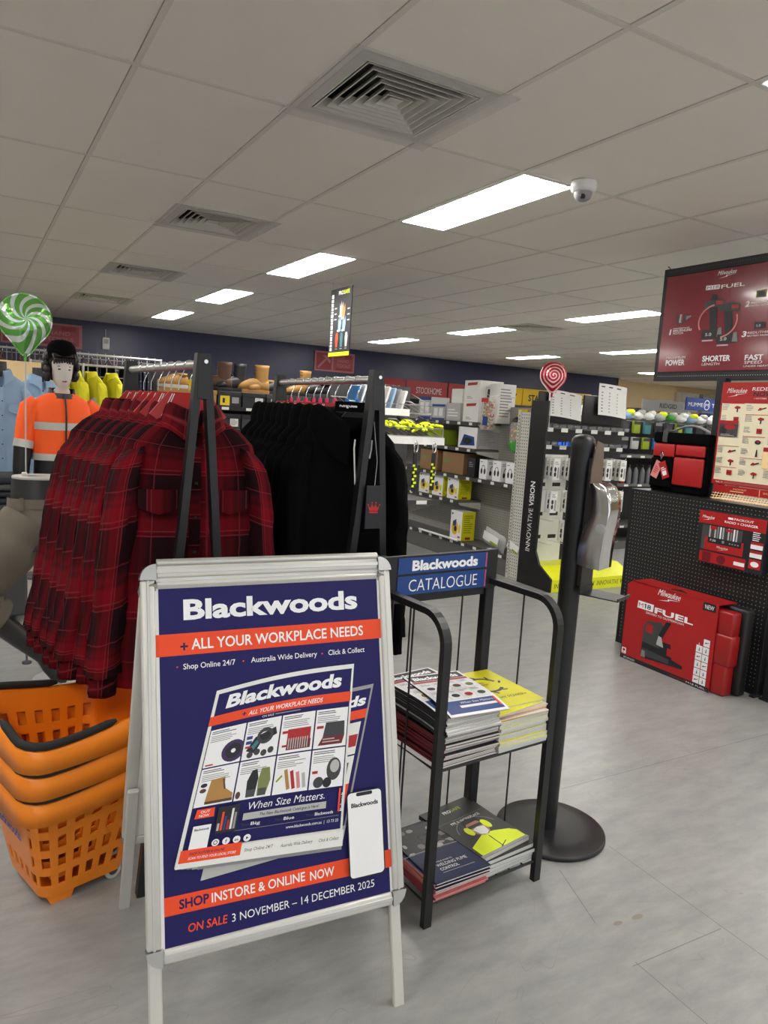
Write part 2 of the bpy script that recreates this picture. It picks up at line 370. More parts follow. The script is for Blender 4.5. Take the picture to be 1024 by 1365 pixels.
for i in range(-9, 37):
    for j in range(-5, 12):
        x, y = GX+.6*i, GY+1.2*j
        if any(abs(x-a) < .01 and abs(y-b) < .01 for a, b in lamps):
            g.box(x+.335, x+.588, y+.012, y+1.186, CEIL, CEIL+.012, 'tile')
        elif any(abs(x-a) < .01 and abs(y+.6-b) < .01 for a, b in vents):
            g.box(x+.012, x+.588, y+.012, y+.6, CEIL, CEIL+.012, 'tile')
        else:
            g.box(x+.012, x+.586, y+.012, y+1.186, CEIL, CEIL+.012, 'tile')
g.box(-5, 23, -4, 16, CEIL+.3, CEIL+.4, 'plenum')
struct(g.build('ceiling'))
g = G()
for i in range(-9, 38): g.box(GX+.6*i-.011, GX+.6*i+.011, -4, 16, CEIL-.003, CEIL+.02, 'tbar')
for j in range(-5, 13): g.box(-5, 23, GY+1.2*j-.011, GY+1.2*j+.011, CEIL-.0025, CEIL+.02, 'tbar')
struct(g.build('trim_1'))
g = G(); g.box(-5, 13.8, 13.0, 13.2, 0, CEIL, 'bluewall'); struct(g.build('wall_back'))
g = G(); g.box(13.8, 23, 13.6, 13.8, 0, CEIL, 'cream'); g.box(13.75, 13.85, 13.0, 13.6, 0, CEIL, 'cream'); struct(g.build('wall_rear'))
g = G(); g.box(-5.1, -5, -4, 16, 0, CEIL, 'wallwhite'); struct(g.build('wall_left'))
g = G(); g.box(23, 23.1, -4, 16, 0, CEIL, 'cream'); struct(g.build('wall_right'))
g = G()
for a, b, c, d in ((-5, -3.6, 0, CEIL), (8.4, 23, 0, CEIL), (-3.6, 8.4, 2.55, CEIL), (-3.6, 8.4, 0, .12)): g.box(a, b, -4.1, -4, c, d, 'wallwhite')
struct(g.build('wall_front'))
g = G(); g.box(-3.6, 8.4, -4.055, -4.05, .12, 2.55, 'added_pane')  # window added in the unseen wall so daylight brightens the ceiling
for q in range(9): g.box(-3.62+1.5*q, -3.58+1.5*q, -4.09, -4.01, .12, 2.55, 'aluflat')
struct(g.build('added_window_1'))
pl_ = bpy.data.lights.new('added_window_portal', 'AREA'); pl_.shape = 'RECTANGLE'; pl_.size = 12; pl_.size_y = 2.43; pl_.cycles.is_portal = True  # sampling portal over the added window
po = bpy.data.objects.new('added_window_portal', pl_); po.location = (2.4, -3.95, 1.335); po.rotation_euler = (PI/2, 0, 0); COL.objects.link(po)
g = G(); g.box(-5, 13.8, 12.97, 13.0, 0, .1, 'black'); struct(g.build('baseboard_back'))

# ------------------------------------------------------------------ ceiling lights
lt = thing('ceiling_light', 'x', 'light', (0, 0, 0), 0, 'long ceiling light panels')
g = G()
for a, b, c, d in ((0, .335, -.59, -.578), (0, .335, .578, .59), (0, .012, -.59, .59), (.315, .335, -.59, .59)): g.box(a, b, c, d, -.004, .01, 'white')
g.build('frame', lt)
g = G(); g.box(.012, .315, -.578, .578, -.006, .008, 'lampdiffuser'); g.build('diffuser', lt)
names = {(3, -1): 'light panel at the right frame edge, only its lit corner showing', (3, 1): 'largest light panel on the ceiling, beside the white dome camera',
 (3, 3): 'second light panel of the near row, beyond the largest one', (3, 5): 'third light panel of the near row, going away from the largest', (3, 7): 'fourth light panel of the near row, closest to blue wall',
 (9, 3): 'light panel running up to the big maroon sign edge', (9, 5): 'light panel at the middle of the second row, right of the hanging glove poster',
 (9, 7): 'farthest light panel of the second row, just right of hanging poster', (14, 5): 'thin light panel low beside maroon sign', (14, 7): 'thin light panel above the red spiral foil balloon', (20, 7): 'short light panel left of maroon sign foot, over cream wall'}
for k in (-3, 3, 9, 14, 20, 26):
    for j in (-3, -1, 1, 3, 5, 7):
        nm = names.get((k, j), 'long light panel recessed in the ceiling grid outside the photographed part of the shop')
        o = lt if (k, j) == (-3, -3) else dup(lt)
        o.location = (GX+.6*k+.012, GY+1.2*j+.6, CEIL); o['label'] = nm
# ------------------------------------------------------------------ air vents
vt = thing('ceiling_vent', 'x', 'vent', (0, 0, 0), 0, 'square louvred air vents')
g = G()
for a, b, c, d in ((.012, .06, .012, .588), (.54, .588, .012, .588), (.06, .54, .012, .06), (.06, .54, .54, .588)): g.box(a, b, c, d, -.004, .012, 'offwhite')
g.build('frame', vt)
g = G(); g.box(.06, .54, .06, .54, .10, .11, 'plenum')
for a, b, c, d in ((.05, .06, .05, .55), (.54, .55, .05, .55), (.05, .55, .05, .06), (.05, .55, .54, .55)): g.box(a, b, c, d, .0, .11, 'darkgrey')
g.build('duct_box', vt)
for q in range(6):
    h = .235-.036*q; hi = h-.03; z0 = -.004; z1 = .034
    g = G()
    ring = lambda hh, z: [(.3-hh, .3-hh, z), (.3+hh, .3-hh, z), (.3+hh, .3+hh, z), (.3-hh, .3+hh, z)]
    g.loft([ring(h, z0), ring(hi, z1), ring(hi-.003, z1), ring(h-.006, z0)], 'offwhite', False, False, True)
    g.build('louvre', vt)
g = G(); g.loft([ring(.03, .0), ring(.001, .03)], 'offwhite', True, False); g.build('centre_cone', vt)
g = G()
for a, b, c, d in ((-.03, .05, -.03, .66), (.55, .66, -.03, .66), (.05, .55, -.03, .05), (.05, .55, .55, .66)): g.box(a, b, c, d, -.006, -.0055, 'clearplastic')
g.build('plastic_sheet', vt)
vl = ['large square air vent wrapped in clear plastic, nearest on the ceiling', 'second air vent down the row, taped plastic at its edge', 'third air vent down the left row, small and grey', 'fourth air vent, faint one nearest blue wall at left', 'dark air vent by the second light row, far right of hanging poster']
for i, (x, y) in enumerate(vents):
    o = vt if i == 0 else dup(vt)
    o.location = (x, y, CEIL); o['label'] = vl[i]
# dome camera
t = thing('security_camera', 'white dome security camera on the ceiling beside the largest light panel', 'camera', (2.66, 2.86, CEIL))
g = G(); g.lathe([(.062, -.003), (.064, -.03), (.058, -.048), (.046, -.052)], 24, 'white'); g.build('housing', t)
g = G(); g.lathe([(.045, -.05), (.044, -.065), (.036, -.082), (.02, -.092), (.002, -.095)], 20, 'printgrey'); g.build('dome', t)
g = G(); g.ball((-.02, -.02, -.075), .016, m='black', n=10, k=6); g.build('lens', t)

# ================================================================== poster stand (A-frame)
t = thing('poster_stand', 'silver A-frame snap poster stand with navy sale poster, standing in the foreground', 'sign stand', (.646, 1.418, 0), -.0648)
TILT = .245
def panel_T(y0, tilt, back=False):
    s_ = 1 if not back else -1
    u, v = V((1, 0, 0)), V((0, s_*math.sin(tilt), math.cos(tilt)))
    if back: u = V((-1, 0, 0))
    n = u.cross(v); m_ = Matrix((u, v, n)).transposed().to_4x4(); m_.translation = (0, y0, 0); return m_
def rails(nm, T_):
    g = G(); g.T = T_
    for a0, a1, b0, b1 in ((-.322, -.290, .30, 1.126), (.290, .322, .30, 1.126), (-.287, .287, 1.129, 1.161), (-.287, .287, .265, .297)):
        g.box(a0, a1, b0, b1, -.018, .002, 'aluflat', .005, 2)
        if b1-b0 > .2: g.box((a0*.6+a1*.4), (a0*.4+a1*.6), b0, b1, .0015, .0032, 'alu', .001)
        else: g.box(a0, a1, b0+.011, b0+.021, .0015, .0032, 'alu', .001)
    fr = g.build(nm, t)
    for sx in (-1, 1):
        for b in (.265, 1.126):
            g = G(); g.T = T_
            pts = [(sx*.287, b), (sx*.287, b+.035)]
            cx, cy = sx*.287, (b if b > 1 else b+.035)
            up = 1 if b > 1 else -1
            pts = [(cx, cy)] + [(cx+sx*.037*math.sin(q*PI/16), cy+up*.037*math.cos(q*PI/16)) for q in range(9)]
            g.prism(pts, lambda x, y, d: (x, y, -.02+d), .026, 'steel'); c_ = g.build('corner', fr)
    return fr
T1 = panel_T(0, TILT)
rails('frame', T1)
g = G(); g.T = T1; g.box(-.296, .296, .275, 1.15, -.012, -.006, 'white')
P = Print(g, (0, 0, -.006), (1, 0, 0), (0, 1, 0))
P.rect(-.282, .290, .284, 1.112, 'navy')
P.text('Blackwoods', -.225, 1.030, .450, .047, 'white_print', .035)
P.rect(-.294, .946, .294, .997, 'orangeprint')
P.rect(-.234, .964, -.216, .9685, 'navy'); P.rect(-.2272, .957, -.2228, .975, 'navy')
P.text('ALL YOUR WORKPLACE NEEDS', -.208, .958, .446, .026, 'white_print', .014)
for q in (-.244, -.086, .119): P.rect(q, .918, q+.004, .921, 'orangeprint')
P.text('Shop Online 24/7', -.228, .913, .124, .0135, 'white_print', .006)
P.text('Australia Wide Delivery', -.065, .914, .172, .0135, 'white_print', .006)
P.text('Click & Collect', .138, .914, .102, .0135, 'white_print', .006)
P.poly([(-.282, .366), (.291, .358), (.291, .402), (-.282, .407)], 'orangeprint')
P.text('SHOP', -.249, .376, .068, .021, 'navy', .03)
P.text('INSTORE & ONLINE', -.175, .374, .229, .022, 'white_print', .012)
P.text('NOW', .067, .371, .064, .022, 'white_print', .012)
P.text('ON SALE', -.231, .321, .090, .019, 'orangeprint', .014, .1)
P.text('3 NOVEMBER \u2013 14 DECEMBER 2025', -.129, .320, .368, .019, 'white_print', .006)
def bil(bl, br, tr, tl, bow=0):
    def f(s_, q):
        x = (1-s_)*(1-q)*bl[0]+s_*(1-q)*br[0]+s_*q*tr[0]+(1-s_)*q*tl[0]
        y = (1-s_)*(1-q)*bl[1]+s_*(1-q)*br[1]+s_*q*tr[1]+(1-s_)*q*tl[1]
        return x, y+bow*math.sin(PI*s_)*q
    return f
# pictured catalogue behind
P.warp = bil((-.20, .428), (.158, .452), (.262, .829), (-.09, .80), .0)
P.rect(0, 0, 1, 1, 'printgrey', 8); P.rect(.03, .015, .985, .975, 'navy', 8); P.text('Blackwoods', .14, .87, .82, .07, 'white_print', .035, .1)
P.rect(.02, .78, .985, .84, 'orangeprint', 6)
for j in (0, 1):
    for i in range(4): P.rect(.03+.235*i, .33+.22*j, .25+.235*i, .54+.22*j, 'paper', 3)
P.rect(.74, .42, .92, .50, 'printdark'); P.rect(.74, .6, .95, .68, 'redcard'); P.rect(.93, .17, .955, .36, 'orangeprint'); P.rect(0, 0, 1, .09, 'lightgrey', 6); P.text('Click & Collect', .70, .035, .25, .022, 'printdark')
for q in range(5):
    P.warp = bil((-.255+.012*q, .4645-.0025*q), (.152, .437-.002*q), (.2, .84), (-.12, .80)); P.rect(0, 0, 1, .02, 'lightgrey' if q % 2 else 'printgrey', 4)
P.warp = bil((-.259, .467), (.152, .440), (.208, .886), (-.151, .855), .009)
P.rect(0, 0, 1, 1, 'paper', 10); P.rect(.022, .09, .985, .975, 'navy', 10)
P.text('Blackwoods', .09, .880, .82, .075, 'white_print', .04, .12)
P.rect(.0, .790, .99, .845, 'orangeprint', 10); P.text('ALL YOUR WORKPLACE NEEDS', .26, .803, .52, .026, 'white_print', .012, .2)
P.rect(.215, .815, .245, .82, 'navy'); P.rect(.226, .806, .234, .829, 'navy')
P.text('ON SALE', .36, .772, .08, .012); P.scribble(.45, .772, .72, .784, 1, 'printgrey')
for i in range(4):
    for j in range(2):
        x0, y0 = .027+.2385*i, .325+.222*j; x1, y1 = x0+.230, y0+.214
        P.rect(x0, y0, x1, y1, 'white_print', 4)
        P.scribble(x0+.012, y1-.028, x0+.17, y1-.008, 2, 'ink', 3+i+j*5); P.scribble(x0+.012, y1-.075, x0+.20, y1-.034, 4, 'printgrey', 13+i+j*5)
        cx, cy = (x0+x1)/2+.03, y0+.07
        if (i, j) == (0, 1):
            P.ell(cx+.03, cy, .075, .062, 'purple'); P.ell(cx+.03, cy, .05, .042, 'ink'); P.ell(cx+.03, cy, .015, .012, 'white_print'); P.rect(x0+.012, y0+.008, x0+.06, y0+.016, 'redcard')
        elif (i, j) == (1, 1):
            P.poly([(x0+.02, cy-.02), (x0+.07, cy+.05), (x0+.2, cy+.09), (x0+.215, cy+.05), (x0+.11, cy+.01), (x0+.08, cy-.04)], 'ink'); P.poly([(x0+.05, cy), (x0+.09, cy+.04), (x0+.11, cy+.03), (x0+.07, cy-.02)], 'teal')
            P.arc(cx-.01, cy+.05, .045, .035, .02, 0, 2*PI, 'printdark')
            for q in range(4): P.ell(x0+.05+.045*q, cy-.045+.01*(q % 2), .02, .018, 'printdark')
            for q in range(2): P.rect(x0+.012, y1-.1-.028*q, x0+.05, y1-.082-.028*q, 'blueprint')
            P.rect(x0+.012, y1-.15, x0+.045, y1-.138, 'redcard')
        elif (i, j) == (2, 1):
            P.rect(x0+.05, cy-.005, x0+.21, cy+.06, 'redcard'); P.rect(x0+.05, cy-.055, x0+.215, cy-.005, 'darkred'); P.line(x0+.02, cy-.03, x0+.06, cy-.03, .012, 'redcard')
            for q in range(9): P.rect(x0+.06+.016*q, cy-.05, x0+.067+.016*q, cy+.01, 'lightgrey')
            P.rect(x0+.012, y1-.105, x0+.06, y1-.09, 'redcard')
        elif (i, j) == (3, 1):
            P.poly([(x0+.06, cy-.01), (x0+.215, cy-.01), (x0+.21, cy+.07), (x0+.075, cy+.07)], 'printdark'); P.poly([(x0+.03, cy-.055), (x0+.2, cy-.055), (x0+.215, cy-.01), (x0+.06, cy-.01)], 'darkred')
            P.scribble(x0+.06, cy-.045, x0+.19, cy-.015, 2, 'lightgrey'); P.rect(x0+.012, y1-.105, x0+.06, y1-.09, 'redcard')
        elif (i, j) == (0, 0):
            P.poly([(x0+.075, cy+.075), (x0+.16, cy+.08), (x0+.165, cy+.02), (x0+.225, cy-.02), (x0+.225, cy-.05), (x0+.06, cy-.05), (x0+.065, cy)], 'tan'); P.rect(x0+.06, cy-.06, x0+.226, cy-.045, 'brown'); P.line(x0+.15, cy+.07, x0+.17, cy+.01, .01, 'brown')
            P.ell(x0+.035, cy+.05, .02, .012, 'ink'); P.ell(x0+.035, cy+.02, .02, .012, 'brown')
        elif (i, j) == (1, 0):
            P.poly([(x0+.07, cy-.06), (x0+.125, cy-.06), (x0+.135, cy+.04), (x0+.12, cy+.09), (x0+.09, cy+.085), (x0+.065, cy+.03)], 'ink'); P.poly([(x0+.14, cy-.06), (x0+.195, cy-.055), (x0+.215, cy+.02), (x0+.2, cy+.09), (x0+.15, cy+.09), (x0+.135, cy+.03)], 'olive')
            P.rect(x0+.07, cy-.06, x0+.125, cy-.02, 'glovegrey'); P.rect(x0+.145, cy-.06, x0+.195, cy-.02, 'glovegrey'); P.ell(x0+.02, cy-.04, .015, .02, 'brown')
        elif (i, j) == (2, 0):
            for q in range(4): P.line(x0+.07+.04*q, cy+.06-.01*q, x0+.10+.035*q, cy-.05, .022, ('tan', 'redcard', 'pink', 'lightgrey')[q])
            P.line(x0+.015, cy, x0+.05, cy+.03, .012, 'limegreen')
        else:
            P.ell(x0+.16, cy+.03, .05, .062, 'printdark'); P.ell(x0+.165, cy+.045, .032, .035, 'lightgrey'); P.ell(x0+.06, cy-.035, .035, .03, 'printdark'); P.ell(x0+.12, cy-.04, .03, .028, 'ink'); P.rect(x0+.012, y1-.13, x0+.05, y1-.115, 'redcard')
P.text('When Size Matters.', .355, .268, .50, .042, 'white_print', .012, .2)
P.rect(.34, .215, .87, .252, 'lightgrey', 6); P.text('The New Blackwoods Catalogue is Here!', .44, .226, .38, .017, 'navy', .01, .2)
for a, b_, x in (('Think', 'Big', .335), ('Think', 'Blue', .54), ('Think', 'Blackwoods', .74)):
    P.text(a, x, .183, .055, .015, 'printdark'); P.text(b_, x+.06, .183, .03+.013*len(b_)*.7, .017, 'white_print', .012)
P.line(.3, .165, .96, .168, .002, 'printgrey')
P.text('www.blackwoods.com.au  |  13 73 23', .62, .135, .34, .016, 'white_print', .004)
P.poly([(.045, .265), (.16, .265), (.155, .315), (.05, .315)], 'orangeprint'); P.text('OUT', .075, .292, .055, .015, 'white_print', .012); P.text('NOW', .07, .271, .06, .015, 'white_print', .012)
P.rect(.18, .165, .31, .31, 'ink')
for q in range(6): P.rect(.19+.019*q, .18, .203+.019*q, .22+.012*((q*5) % 7), ('lightgrey', 'orangeprint', 'blueprint', 'redcard', 'paper', 'printgrey')[q])
P.text('Blackwoods', .985, .19, .10, .02, 'white_print', .03, 0, True); P.rect(.95, .19, .962, .315, 'orangeprint'); P.rect(.91, .19, .913, .2, 'navy')
P.rect(.05, .09, .155, .225, 'white_print'); P.text('Blackwoods', .06, .198, .085, .012, 'ink', .03)
for q in range(4):
    P.ell(.20+.062*q, .118, .022, .019, 'white_print')
P.arc(.20, .118, .011, .0095, .004, 0, 2*PI, 'navy'); P.text('f', .257, .108, .010, .02, 'navy', .02); P.text('in', .312, .110, .022, .016, 'navy', .02); P.poly([(.38, .110), (.38, .126), (.395, .118)], 'navy')
P.rect(.0, .0, 1, .088, 'paper', 8)
P.text('Shop Online 24/7', .38, .045, .17, .018, 'printdark', .004, .2); P.text('Australia Wide Delivery', .60, .040, .20, .018, 'printdark', .004, .2); P.text('Click & Collect', .84, .038, .13, .018, 'printdark', .004, .2)
P.rect(.01, .03, .36, .10, 'orangeprint', 4); P.text('SHOP IN STORE & ONLINE', .06, .07, .2, .014, 'navy', .012, .2); P.text('SCAN TO FIND YOUR LOCAL STORE', .06, .045, .27, .014, 'white_print', .008, .2)
P.warp = None
# pictured phone (blank where the scan code was)
def rr(x0, y0, x1, y1, r, n=5):
    out = []
    for cx, cy, a in ((x1-r, y0+r, -PI/2), (x1-r, y1-r, 0), (x0+r, y1-r, PI/2), (x0+r, y0+r, PI)):
        out += [(cx+r*math.cos(a+q*PI/2/n), cy+r*math.sin(a+q*PI/2/n)) for q in range(n+1)]
    return out
P.poly(rr(.168, .352, .268, .566, .012), 'ink'); P.poly(rr(.171, .355, .265, .563, .010), 'white_print'); P.poly(rr(.195, .553, .24, .562, .004), 'ink')
P.text('Blackwoods', .180, .527, .075, .0105, 'ink', .04)
g.build('poster', t)
for q in (-1, 1):
    for T_, nm in ((T1, 'leg'),):
        g = G(); g.T = T_; g.box(q*.287, q*.317, 0, .5, -.034, -.019, 'aluflat', .003); g.build(nm, t)
TB = panel_T(.685, .352, True)
rails('back_frame', TB)
g = G(); g.T = TB; g.box(-.296, .296, .275, 1.15, -.012, -.006, 'paper'); g.build('back_board', t)
for q in (-1, 1):
    g = G(); g.T = TB; g.box(q*.287, q*.317, 0, .5, -.034, -.019, 'aluflat', .003); g.build('leg', t)
g = G(); g.cyl((-.285, .284, 1.130), (.285, .284, 1.130), .009, n=10, m='alu'); g.build('hinge_bar', t)

# ================================================================== catalogue rack
RX, RY, RZ = 1.169, 1.64, .082
t = thing('catalogue_rack', 'black metal two-shelf catalogue rack with blue header labels beside the A-frame stand', 'rack', (RX, RY, 0), RZ)
W_, D_ = .459, .335
for x in (0, W_):
    pts = [(x, 0, 0), (x, 0, .55), (x, 0, .86)] + [(x, .09-.09*math.cos(a*PI/16), .86+.09*math.sin(a*PI/16)) for a in range(1, 9)] + [(x, .2, .95), (x, D_-.01, .95)]
    g = G()
    rings = []
    for i, q in enumerate(pts):
        q = V(q); a = V(pts[max(i-1, 0)]); b = V(pts[min(i+1, len(pts)-1)]); tn = (b-a).normalized(); nn = V((1, 0, 0)).cross(tn)
        rings.append([q+V((1, 0, 0))*.014*c+nn*.010*d for c, d in ((-1, -1), (1, -1), (1, 1), (-1, 1))])
    g.loft(rings, 'blackmetal', True, False); g.build('front_leg', t)
    g = G(); g.box(x-.02, x+.02, D_-.01, D_+.025, 0, 1.06, 'blackmetal', .003); g.build('back_post', t)
g = G(); g.box(-.018, W_+.018, D_-.016, D_-.006, .925, 1.062, 'blackmetal', .002); hd = g.build('header_panel', t)
for nm, z0, z1, tx, lab in (('header_label', 1.002, 1.054, 'Blackwoods', 'blue label reading Blackwoods'), ('header_label', .932, .994, 'CATALOGUE', 'blue label reading CATALOGUE')):
    g = G(); g.box(.045, .425, D_-.019, D_-.0165, z0, z1, 'blueprint'); P = Print(g, (.045, D_-.019, z0), (1, 0, 0), (0, 0, 1))
    P.rect(.372, .002, .376, z1-z0-.002, 'orangeprint')
    if tx == 'Blackwoods': P.text(tx, .055, .010, .28, .033, 'white_print', .04)
    else: P.text(tx, .045, .010, .292, .042, 'white_print', -.008)
    o = g.build(nm, hd); o['label'] = lab
g = G(); g.box(.012, W_-.012, D_+.0, D_+.014, .90, .922, 'blackmetal'); g.build('rear_rail', t)
for z in (.49, .07):
    g = G(); a, b, c, d = .0, W_, .0, D_
    g.tube([(a, c, z), (b, c, z), (b, d, z), (a, d, z)], .005, 6, 'blackmetal', True, False)
    for q in range(1, 8): g.tube([(a+W_*q/8, c, z-.002), (a+W_*q/8, d, z-.002)], .003, 6, 'blackmetal')
    g.build('wire_shelf', t)
for x, y, z1 in ((0, .16, .945), (W_, .16, .945), (0, .27, .945), (.12, D_, .91), (.34, D_, .91)):
    g = G(); g.tube([(x, y, .07), (x, y, z1)], .0032, 6, 'blackmetal'); g.build('wire_rod', t)

# ------------------------------------------------------------------ catalogues
def mag(name, tk, cover, spine, pages='pages', w=.208, l=.29, droop=0, pr=None, sheets=True):
    g = G()
    f = lambda y: -droop*max(0, (.14-y)/.14)**2
    n = 8
    ys = [l*i/n for i in range(n+1)]
    def slab(x0, x1, z0, z1, m, mtop=None):
        vs = []
        for y in ys: vs += [(x0, y, z0+f(y)), (x1, y, z0+f(y)), (x1, y, z1+f(y)), (x0, y, z1+f(y))]
        for i in range(n):
            for k in range(4):
                a = i*4
        fs = []; 
        g.add(vs, [(i*4+k, i*4+(k+1) % 4, i*4+4+(k+1) % 4, i*4+4+k) for i in range(n) for k in (0, 1, 3)], m)
        g.add(vs, [(i*4+2, i*4+3, i*4+7, i*4+6) for i in range(n)], mtop or m)
        g.add(vs, [(0, 3, 2, 1), (n*4, n*4+1, n*4+2, n*4+3)], m)
    slab(0, w, .0006, tk-.0008, pages, pages); slab(0, w, tk-.0008, tk, cover); slab(0, w, 0, .0006, spine); slab(-.001, .0, 0, tk, spine)
    if pr:
        P_ = Print(g, (0, 0, tk), (1, 0, 0), (0, 1, 0), lift=.00003, base=.0003, bend=lambda x, y: f(y)); pr(P_)
    return g
rk = Matrix.Translation((RX, RY, 0)) @ Matrix.Rotation(RZ, 4, 'Z')
def put(o, x, y, z, rz=0):
    q = rk @ V((x, y, z)); o.location = q; o.rotation_euler = (0, 0, RZ+rz); return o
def pr_bw(P_):
    P_.rect(0, 0, .208, .29, 'white_print'); P_.rect(.008, .01, .2, .075, 'blueprint'); P_.text('When Size Matters.', .07, .056, .12, .011, 'white_print', .015, .2); P_.rect(.06, .035, .19, .047, 'white_print')
    P_.rect(.008, .238, .2, .284, 'ink'); P_.text('Blackwoods', .02, .248, .165, .024, 'white_print', .04); P_.rect(.004, .222, .204, .236, 'redcard')
    for i in range(4):
        for j in range(2):
            x, y = .012+.047*i, .083+.068*j; P_.frame(x, y, x+.045, y+.066, .0006, 'printgrey'); P_.scribble(x+.004, y+.045, x+.04, y+.062, 3, 'printgrey', i+j)
            P_.ell(x+.024, y+.022, .014, .011, ('tan', 'ink', 'redcard', 'printdark', 'purple', 'redcard', 'brown', 'olive')[i+4*j])
    P_.rect(.19, .02, .197, .07, 'orangeprint')
GU = 'catalogues in the left stack on the upper shelf'
protoA = tag(mag('catalogue', .0072, 'ink', 'darkred').build('catalogue'), 'thick catalogue with dark red spine low in left upper-shelf stack', 'catalogue', GU)
protoB = tag(mag('catalogue', .0072, 'white_print', 'ink', droop=.012).build('catalogue'), 'thick catalogue with black spine high in left upper-shelf stack, front edge drooping', 'catalogue', GU)
z = .496; r_ = random.Random(5)
for i in range(21):
    pa = protoA if i < 11 else protoB
    o = pa if i in (0, 11) else dup(pa)
    put(o, .016+r_.uniform(-.004, .004), -.005+r_.uniform(-.008, .006)+(-.008 if i > 12 else 0), z+(.012 if i >= 11 else 0), r_.uniform(-.02, .02)); z += .0074
o = tag(mag('catalogue', .004, 'white_print', 'ink', droop=.016, pr=pr_bw).build('catalogue'), 'Workplace sale catalogue with colourful cover, second from top of the left stack', 'catalogue', GU); put(o, .01, .02, z+.014, .06)
o = dup(o, label='topmost sale catalogue with colourful product cover on the left upper stack'); put(o, .022, -.018, z+.0185, -.12)
def pr_power(P_):
    P_.rect(0, 0, .208, .29, 'yellow'); P_.arc(.10, .17, .055, .055, .012, .3, 5.6, 'glovegrey', 30)
    for a in range(8): P_.line(.10+.06*math.cos(a*.75), .17+.06*math.sin(a*.75), .10+.075*math.cos(a*.75+.2), .17+.075*math.sin(a*.75+.2), .008, 'ink')
    P_.text('FULL', .08, .185, .03, .012, 'ink', .02); P_.text('ENERGY', .075, .168, .04, .01, 'ink', .02); P_.text('MY POWER+', .075, .055, .11, .016, 'ink', .02)
C('pagewhite', (198, 200, 196), scale=260, var=.18)
GU2 = 'catalogues in the right stack on the upper shelf'
pY = tag(mag('catalogue', .011, 'yellow', 'pagewhite', 'pagewhite').build('catalogue'), 'thick yellow-covered catalogue in the lower half of right upper-shelf stack', 'catalogue', GU2)
z = .496
for i in range(9):
    o = pY if i == 0 else dup(pY); put(o, .236+r_.uniform(-.003, .003), -.004+r_.uniform(-.005, .005), z, r_.uniform(-.015, .015)); z += .0112
pP = tag(mag('booklet', .0035, 'paper', 'pink', 'peach').build('booklet'), 'thin booklet with pinkish paper between the yellow catalogues, right upper stack', 'booklet', GU2)
for i in range(7):
    o = pP if i == 0 else dup(pP); put(o, .232+r_.uniform(-.006, .004), .0+r_.uniform(-.006, .01), z, r_.uniform(-.05, .05)); z += .0037
for i, lab in enumerate(('yellow catalogue second from top of right stack, turned askew', 'topmost bright yellow catalogue with battery tool ring on its cover')):
    o = tag(mag('catalogue', .004, 'yellow', 'pagewhite', 'pagewhite', pr=pr_power if i else None).build('catalogue'), lab, 'catalogue', GU2); put(o, (.215, .232)[i], (-.02, .02)[i], z, (.12, -.04)[i]); z += .0043
# lower shelf
GL = 'magazines in the left stack on the lower shelf'
def pr_fume(P_):
    P_.rect(0, 0, .208, .145, 'navydark'); P_.rect(0, .145, .208, .29, 'printdark'); r = random.Random(2)
    for q in range(26): x, y = r.uniform(.01, .19), r.uniform(.15, .28); P_.ell(x, y, r.uniform(.004, .02), r.uniform(.003, .014), ('lightgrey', 'printgrey', 'ink', 'darkgrey', 'cornergrey')[q % 5])
    P_.arc(.104, .14, .14, .012, .004, .1, PI-.1, 'printgrey'); P_.text('YOUR GUIDE TO', .06, .085, .06, .006); P_.text('WELDING FUME', .05, .065, .115, .014, 'white_print', .01); P_.text('CONTROL', .05, .045, .07, .013, 'white_print', .01); P_.line(.05, .035, .17, .035, .001, 'white_print')
C('navydark', (26, 36, 72))
pA = tag(mag('magazine', .006, 'pink', 'fadedred', 'pink').build('magazine'), 'magazine with pink page edges at the bottom of lower left stack', 'magazine', GL)
z = .076
for i in range(5):
    o = pA if i == 0 else dup(pA); put(o, .014+r_.uniform(-.004, .004), -.01+r_.uniform(-.01, .006), z, r_.uniform(-.03, .03)); z += .0062
pA = tag(mag('magazine', .005, 'navydark', 'pink', 'pages').build('magazine'), 'navy covered magazine in the upper part of lower left stack', 'magazine', GL)
for i in range(6):
    o = pA if i == 0 else dup(pA); put(o, .014+r_.uniform(-.004, .004), -.014+r_.uniform(-.01, .006), z, r_.uniform(-.06, .03)); z += .0052
o = tag(mag('magazine', .005, 'navydark', 'navydark', 'pages', pr=pr_fume).build('magazine'), 'topmost navy magazine about welding fume on the lower shelf', 'magazine', GL); put(o, .016, -.02, z, -.04)
